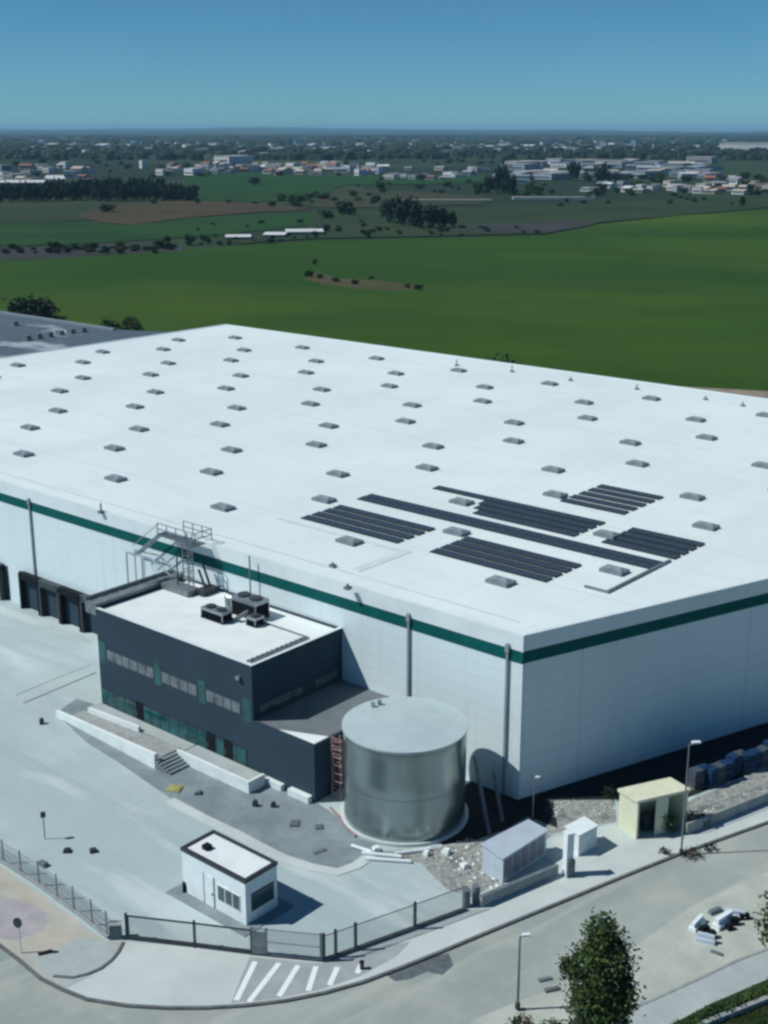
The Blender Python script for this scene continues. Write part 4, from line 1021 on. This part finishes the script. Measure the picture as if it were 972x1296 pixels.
def fartree(px, py, w, h, k, label, cat='tree', group=None, name='tree'):
    p = P(px, py, -.3); o = thing(name, p, label, cat, group)
    a = random.uniform(0, 6.28)
    for nm, me in (('crown', FS[k % 4]), ('trunk', tme)):
        c = bpy.data.objects.new(nm, me); COL.objects.link(c); c.parent = o
    o.scale = (w / 2, w / 2, h); o.rotation_euler = (0, 0, a)
def mpp(y):   # metres per photo pixel at ground row y
    return (P(486, y) - Vector((0, 0, CH))).length / F
rt = random.Random(77)
# dark wood at the left: one band of separate big trees
n = 0
for px in range(-14, 246, 7):
    for row in range(2):
        py = 254 - row * 6 - (px > 60) * 1 + rt.uniform(-1.5, 1.5); s = mpp(py)
        hgt = (19 if px < 205 else 14) * s * rt.uniform(.75, 1.15)
        if px < 60 and row: continue
        fartree(px + rt.uniform(-2, 2), py, 15 * s, hgt, rt.randrange(2), 'dark tree of the dense wood on the left beyond the brown field', group='trees of the dark left wood'); n += 1
# grove right of centre
for px, py, w, h in ((492, 282, 22, 28), (510, 285, 26, 31), (528, 288, 26, 30), (545, 289, 24, 28), (560, 288, 20, 24), (573, 286, 14, 18), (500, 276, 20, 24), (520, 277, 24, 26)):
    s = mpp(py); fartree(px, py, w * s, h * s, rt.randrange(2), 'dark tree of the compact grove right of centre beyond the green crop', group='trees of the compact grove')
for i_, (px, py, w, h) in enumerate(((392, 350, 12, 7), (398, 334, 7, 6), (405, 352, 10, 5), (425, 356, 12, 5), (448, 359, 12, 5), (515, 364, 10, 5), (530, 366, 12, 6), (470, 353, 8, 4))):
    s = mpp(py); fartree(px, py, w * s, h * s, 2 + i_ % 2, 'low scrubby bush in the weedy hollow of the green crop', 'bush', 'bushes in the crop hollow', 'bush')
for i, (px, py, w, h, lab) in enumerate(((633, 245, 26, 33, 'largest dark tree standing among the pale sheds right of centre'), (618, 244, 18, 20, 'dark tree left of the largest one among the pale sheds'), (645, 246, 18, 22, 'dark tree right of the largest one among the pale sheds'), (605, 244, 14, 14, 'small dark tree at the left end of the big dark clump'),
    (727, 228, 17, 22, 'left one of two rounded dark trees before the grey industrial roofs'), (763, 230, 26, 22, 'right and wider of two rounded dark trees before the grey industrial roofs'),
    (436, 272, 24, 16, 'dark tree over the scrub left of the compact grove'), (412, 276, 20, 10, 'low pale-green bush left of the compact grove'), (322, 234, 14, 9, 'single dark tree in the far green field'), (212, 307, 9, 8, 'left small tree on the field strip before the pale sheds'), (241, 309, 14, 11, 'round tree on the field strip beside the pale sheds'), (413, 293, 12, 9, 'small tree at the right end of the pale greenhouses'), (465, 301, 10, 9, 'small tree on the edge of the green crop'),
    (939, 261, 8, 12, 'small lone tree at the far right crop edge'), (136, 268, 20, 9, 'dark bush in the brown field'), (482, 240, 14, 10, 'small dark tree behind the far green strip'))):
    s = mpp(py); fartree(px, py, w * s, h * s, i, lab)
# hedgerow trees scattered through the farmland
for (x0, x1, y0, y1, n, wl, wh_, g) in ((340, 480, 246, 262, 16, 8, 16, 'trees of the scrubby farmland left of the grove'), (420, 700, 222, 246, 26, 6, 13, 'small trees between the far houses'), (640, 972, 226, 248, 44, 8, 18, 'trees among the right-hand houses'), (0, 480, 196, 226, 44, 5, 12, 'trees among the left-hand town houses'), (250, 480, 280, 300, 12, 5, 12, 'bushes along the pale greenhouses'), (700, 972, 246, 262, 14, 5, 11, 'bushes along the far crop edge'), (0, 225, 313, 321, 46, 7, 16, 'bushes on the dark field strip'), (230, 400, 300, 311, 22, 5, 10, 'bushes along the near edge of the farmland'), (400, 690, 288, 299, 26, 5, 10, 'bushes along the crop edge right of centre'), (60, 400, 252, 258, 16, 5, 9, 'bushes on the far side of the brown field'), (480, 972, 188, 212, 40, 5, 12, 'trees behind the industrial belt')):
    for _ in range(n):
        px, py = rt.uniform(x0, x1), rt.uniform(y0, y1); s = mpp(py); w = rt.uniform(wl, wh_)
        fartree(px, py, w * s, w * s * rt.uniform(.35, .65), rt.choice((0, 2, 2, 3, 3)), {'t': 'far dark tree, one of the ' + g}['t'], group=g)
# continuous dark far woods as low canopies, too many trees to count
mb = MB(); rw = random.Random(12)
for _ in range(2600):
    py = 167.5 + 36 * rw.random() ** 1.4; px = rw.uniform(-60, 1040); s = mpp(py); p = P(px, py, -1)
    w = rw.uniform(14, 60) * s if py < 180 else rw.uniform(6, 26) * s; h = rw.uniform(7, 15) * (1 if py > 178 else 1.6); d = w * rw.uniform(.4, .9)
    vs = []; kk = 9
    for j in range(kk): a = 6.283 * j / kk; q = rw.uniform(.8, 1.1); vs.append((p.x + w / 2 * math.cos(a) * q, p.y + d / 2 * math.sin(a) * q, -1))
    for j in range(kk): a = 6.283 * j / kk; q = rw.uniform(.55, .95); vs.append((p.x + w / 2 * math.cos(a) * q, p.y + d / 2 * math.sin(a) * q, h * rw.uniform(.6, .95)))
    vs.append((p.x, p.y, h))
    mb.add(vs, [[j, (j + 1) % kk, kk + (j + 1) % kk, kk + j] for j in range(kk)] + [[kk + j, kk + (j + 1) % kk, 2 * kk] for j in range(kk)], rw.randrange(2))
tag(mb.build('distant_wood', [M['leaf3'], M['leaf1']], origin=(0, 3000, 0)), 'dark mass of far-off woods below the horizon', 'woods', kind='stuff')

# ------------------------------------------------------------------ far buildings
BM = {}
def bmesh_src(kind, wm, rm):
    key = (kind, wm, rm)
    if key in BM: return BM[key]
    w = MB().box((0, 0), 1, 1, 0, 1 if kind == 'flat' else .72)
    r = MB()
    if kind == 'flat': r.box((0, 0), 1.02, 1.02, 1.0, 1.05)
    else: r.add([(-.53, -.54, .70), (.53, -.54, .70), (.53, .54, .70), (-.53, .54, .70), (-.53, 0, 1.05), (.53, 0, 1.05)], [[0, 1, 5, 4], [2, 3, 4, 5], [1, 2, 5], [3, 0, 4], [3, 2, 1, 0]])
    o = MB()
    o.box((0, -.503), .8, .01, .3, .48)
    res = []
    for nm, mb, m in (('wall', w, wm), ('roof', r, rm), ('window', o, 'town_dark')):
        me = bpy.data.meshes.new(nm); me.from_pydata([tuple(q) for q in mb.v], [], mb.f); me.materials.append(M[m]); res.append((nm, me))
    BM[key] = res; return res
def bld(name, px, py, wpx, hpx, depth, kind, wm, rm, label, cat, group=None, ang=0., win=True):
    s = mpp(py); p = P(px, py, -.4); o = thing(name, p, label, cat, group)
    for nm, me in bmesh_src(kind, wm, rm):
        if nm == 'window' and not win: continue
        c = bpy.data.objects.new(nm, me); COL.objects.link(c); c.parent = o
    o.scale = (wpx * s, depth, hpx * s); o.rotation_euler = (0, 0, ang)
rb = random.Random(55)
CN = {'town_white': 'white', 'town_cream': 'cream', 'town_grey': 'grey', 'town_blue': 'pale blue', 'tile': 'red-tiled'}
# named larger ones
bld('warehouse', 948, 192, 64, 10, 90, 'flat', 'town_white', 'town_white', 'long bright white warehouse near the horizon at the right edge', 'warehouse', ang=-.45, win=False)
bld('factory_building', 296, 206, 24, 8, 60, 'flat', 'town_white', 'town_white', 'bright white box building behind the town, left of centre', 'building', ang=-.6)
bld('warehouse', 392, 197, 124, 3.2, 60, 'flat', 'town_white', 'town_cream', 'very long thin white building behind the town centre', 'warehouse', ang=.0, win=False)
bld('house', 245, 222, 16, 8, 16, 'flat', 'town_white', 'town_white', 'brightest white cube house at the left of the town', 'house', ang=-.7)
bld('warehouse', 30, 237, 70, 7, 60, 'flat', 'town_grey', 'town_white', 'long pale-roofed shed behind the dark wood at the left edge', 'warehouse', ang=.05, win=False)
bld('house', 70, 234, 20, 11, 20, 'gable', 'town_cream', 'town_white', 'cream gabled house behind the dark wood', 'house', ang=.4)
bld('house', 88, 226, 14, 9, 16, 'flat', 'town_white', 'town_cream', 'cream block above the cream gabled house', 'house', ang=.2)
bld('tower_block', 182, 213, 6, 9, 10, 'flat', 'town_white', 'town_white', 'slim white tower standing behind the left town', 'tower', ang=-.8, win=False)
bld('greenhouse', 385, 296, 44, 6, 16, 'gable', 'town_cream', 'town_white', 'longest pale greenhouse, at the right end of the greenhouse row', 'greenhouse', ang=R(6), win=False)
bld('greenhouse', 350, 299, 26, 5, 16, 'gable', 'town_grey', 'town_white', 'middle pale greenhouse of the row at the near farmland edge', 'greenhouse', ang=R(-5), win=False)
bld('greenhouse', 302, 302, 30, 5, 14, 'gable', 'town_grey', 'town_white', 'shorter pale greenhouse left of the long one', 'greenhouse', ang=R(4), win=False)
bld('farm_wall', 560, 255, 120, 2.2, 6, 'flat', 'town_cream', 'town_cream', 'long thin pale farm building behind the compact grove', 'farm building', ang=.0, win=False)
bld('farm_wall', 700, 252, 100, 2.6, 8, 'flat', 'town_white', 'town_cream', 'long thin pale farm building right of the largest dark tree', 'farm building', ang=.0, win=False)
# belts
def belt(x0, x1, y0, y1, n, wr, hr, dr, kinds, name, cat, where, gable=.4, cols=('town_white', 'town_white', 'town_cream', 'town_grey')):
    g = '%s buildings %s' % (cat, where)
    for i in range(n):
        px = x0 + (x1 - x0) * (i + rb.random()) / n; py = rb.uniform(y0, y1)
        wm = rb.choice(cols); k = 'gable' if rb.random() < gable else 'flat'
        rm = 'tile' if (k == 'gable' and kinds == 'house' and rb.random() < .35) else rb.choice((wm, 'town_white', 'town_grey', 'town_cream') if kinds == 'shed' else (wm, 'town_cream', 'town_grey'))
        bld(name, px, py, rb.uniform(*wr), rb.uniform(*hr), rb.uniform(*dr), k, wm, rm, '%s %s with %s roof %s' % (CN[wm], cat, CN[rm], where), cat, 'far %s %s with %s roof %s' % (CN[wm], cat, CN[rm], where), rb.uniform(-1.0, .1))
belt(205, 330, 212, 222, 24, (6, 13), (4, 8), (8, 16), 'house', 'house', 'house', 'in the town left of centre')
belt(330, 480, 211, 223, 34, (7, 16), (4, 8), (8, 18), 'house', 'house', 'house', 'in the town behind the centre')
belt(480, 620, 214, 228, 16, (7, 15), (3, 6), (8, 16), 'house', 'house', 'house', 'in the scattered outskirts right of centre')
belt(0, 120, 213, 232, 20, (6, 16), (4, 8), (10, 20), 'house', 'house', 'house', 'behind the left wood', cols=('town_white', 'town_cream', 'town_grey'))
belt(650, 900, 206, 216, 26, (16, 40), (4, 8), (30, 60), 'shed', 'industrial_shed', 'shed', 'at the back of the right industrial belt', gable=.3, cols=('town_blue', 'town_white', 'town_grey', 'town_grey'))
belt(640, 900, 218, 232, 26, (14, 34), (5, 9), (24, 50), 'shed', 'industrial_shed', 'shed', 'at the front of the right industrial belt', gable=.3, cols=('town_blue', 'town_white', 'town_grey', 'town_blue'))
belt(740, 900, 234, 246, 16, (8, 16), (4, 8), (9, 16), 'house', 'house', 'house', 'before the industrial belt')
belt(885, 985, 230, 246, 20, (9, 17), (5, 9), (9, 16), 'house', 'house', 'house', 'at the right edge of the farmland', gable=.7, cols=('town_white', 'town_cream', 'town_cream'))
belt(560, 800, 186, 195, 22, (8, 22), (3, 6), (20, 60), 'shed', 'industrial_shed', 'shed', 'on the far plain right of centre', gable=.2)
belt(20, 480, 185, 197, 26, (8, 24), (3, 5), (20, 60), 'shed', 'industrial_shed', 'shed', 'on the far plain left of centre', gable=.2)
# beyond that the town is specks nobody could count
mb = MB(); rw = random.Random(13)
for _ in range(1300):
    py = 168.2 + 25 * rw.random() ** 1.2; px = rw.gauss(rw.choice((60, 300, 420, 620, 760, 900)), 90); s = mpp(py)
    p = P(px, py, -1); w = rw.uniform(2, 9) * s; h = rw.uniform(4, 9) + (rw.random() < .02) * 9
    if py < 172: w *= .7
    mb.box(p, w, min(w, 60), -1, h, rw.uniform(0, 3), rw.choice((0, 1, 2, 2, 3, 3)))
tag(mb.build('distant_town', [M['town_white'], M['town_cream'], M['town_grey'], M['town_blue']], origin=(0, 4000, 0)), 'far-off town spread as pale specks below the horizon', 'town', kind='stuff')

# ------------------------------------------------------------------ haze, sky, sun, camera
hz = MB().prism([(-58000, -400), (58000, -400), (58000, 68000), (-58000, 68000)], -8, 140)
hm = bpy.data.materials.new('haze'); hm.use_nodes = True; nt = hm.node_tree
nt.nodes.remove(nt.nodes['Principled BSDF']); pv = nt.nodes.new('ShaderNodeVolumePrincipled')
HAZE = .000052
pv.inputs['Density'].default_value = HAZE; pv.inputs['Color'].default_value = (.36, .68, .93, 1); pv.inputs['Anisotropy'].default_value = 0
nt.links.new(pv.outputs[0], nt.nodes['Material Output'].inputs['Volume'])
tag(hz.build('haze', hm, origin=(0, 0, 0)), 'thin bluish air over the plain', 'haze', kind='stuff')

EL, AZ = R(48.5), R(5)      # shadows fall towards world direction AZ
sd = Vector((-math.cos(EL) * math.cos(AZ), -math.cos(EL) * math.sin(AZ), math.sin(EL)))   # towards the sun
sun = bpy.data.lights.new('sun', 'SUN'); sun.energy = 5.0; sun.angle = R(.5); sun.color = (1, .985, .95)
so = bpy.data.objects.new('sun', sun); COL.objects.link(so); so.rotation_euler = sd.to_track_quat('Z', 'Y').to_euler()
w = bpy.data.worlds.new('World'); S.world = w; w.use_nodes = True; nt = w.node_tree
sk = nt.nodes.new('ShaderNodeTexSky'); sk.sky_type = 'NISHITA'; sk.sun_disc = False; sk.sun_elevation = EL
sk.sun_rotation = math.atan2(sd.x, sd.y); sk.altitude = 0; sk.air_density = .7; sk.dust_density = 0; sk.ozone_density = 10
bg = nt.nodes['Background']; bg.inputs['Strength'].default_value = .088
tint = nt.nodes.new('ShaderNodeMix'); tint.data_type = 'RGBA'; tint.blend_type = 'MULTIPLY'; tint.inputs['Factor'].default_value = 1
tint.inputs['B'].default_value = (.62, 1.0, 1.0, 1); nt.links.new(sk.outputs[0], tint.inputs['A']); nt.links.new(tint.outputs['Result'], bg.inputs['Color'])

cam = bpy.data.cameras.new('camera'); co = bpy.data.objects.new('camera', cam); COL.objects.link(co)
co.location = (0, 0, CH); co.rotation_euler = (math.pi / 2 - PITCH, 0, 0)
cam.sensor_fit = 'VERTICAL'; cam.sensor_height = 24; cam.lens = 24 * F / PH; cam.clip_start = .5; cam.clip_end = 200000
S.camera = co
S.view_settings.view_transform = 'Standard'; S.view_settings.look = 'None'; S.view_settings.gamma = 1; S.view_settings.exposure = -.3
S.cycles.volume_bounces = 1; S.cycles.filter_width = 2.7
S.cycles.max_bounces = 6
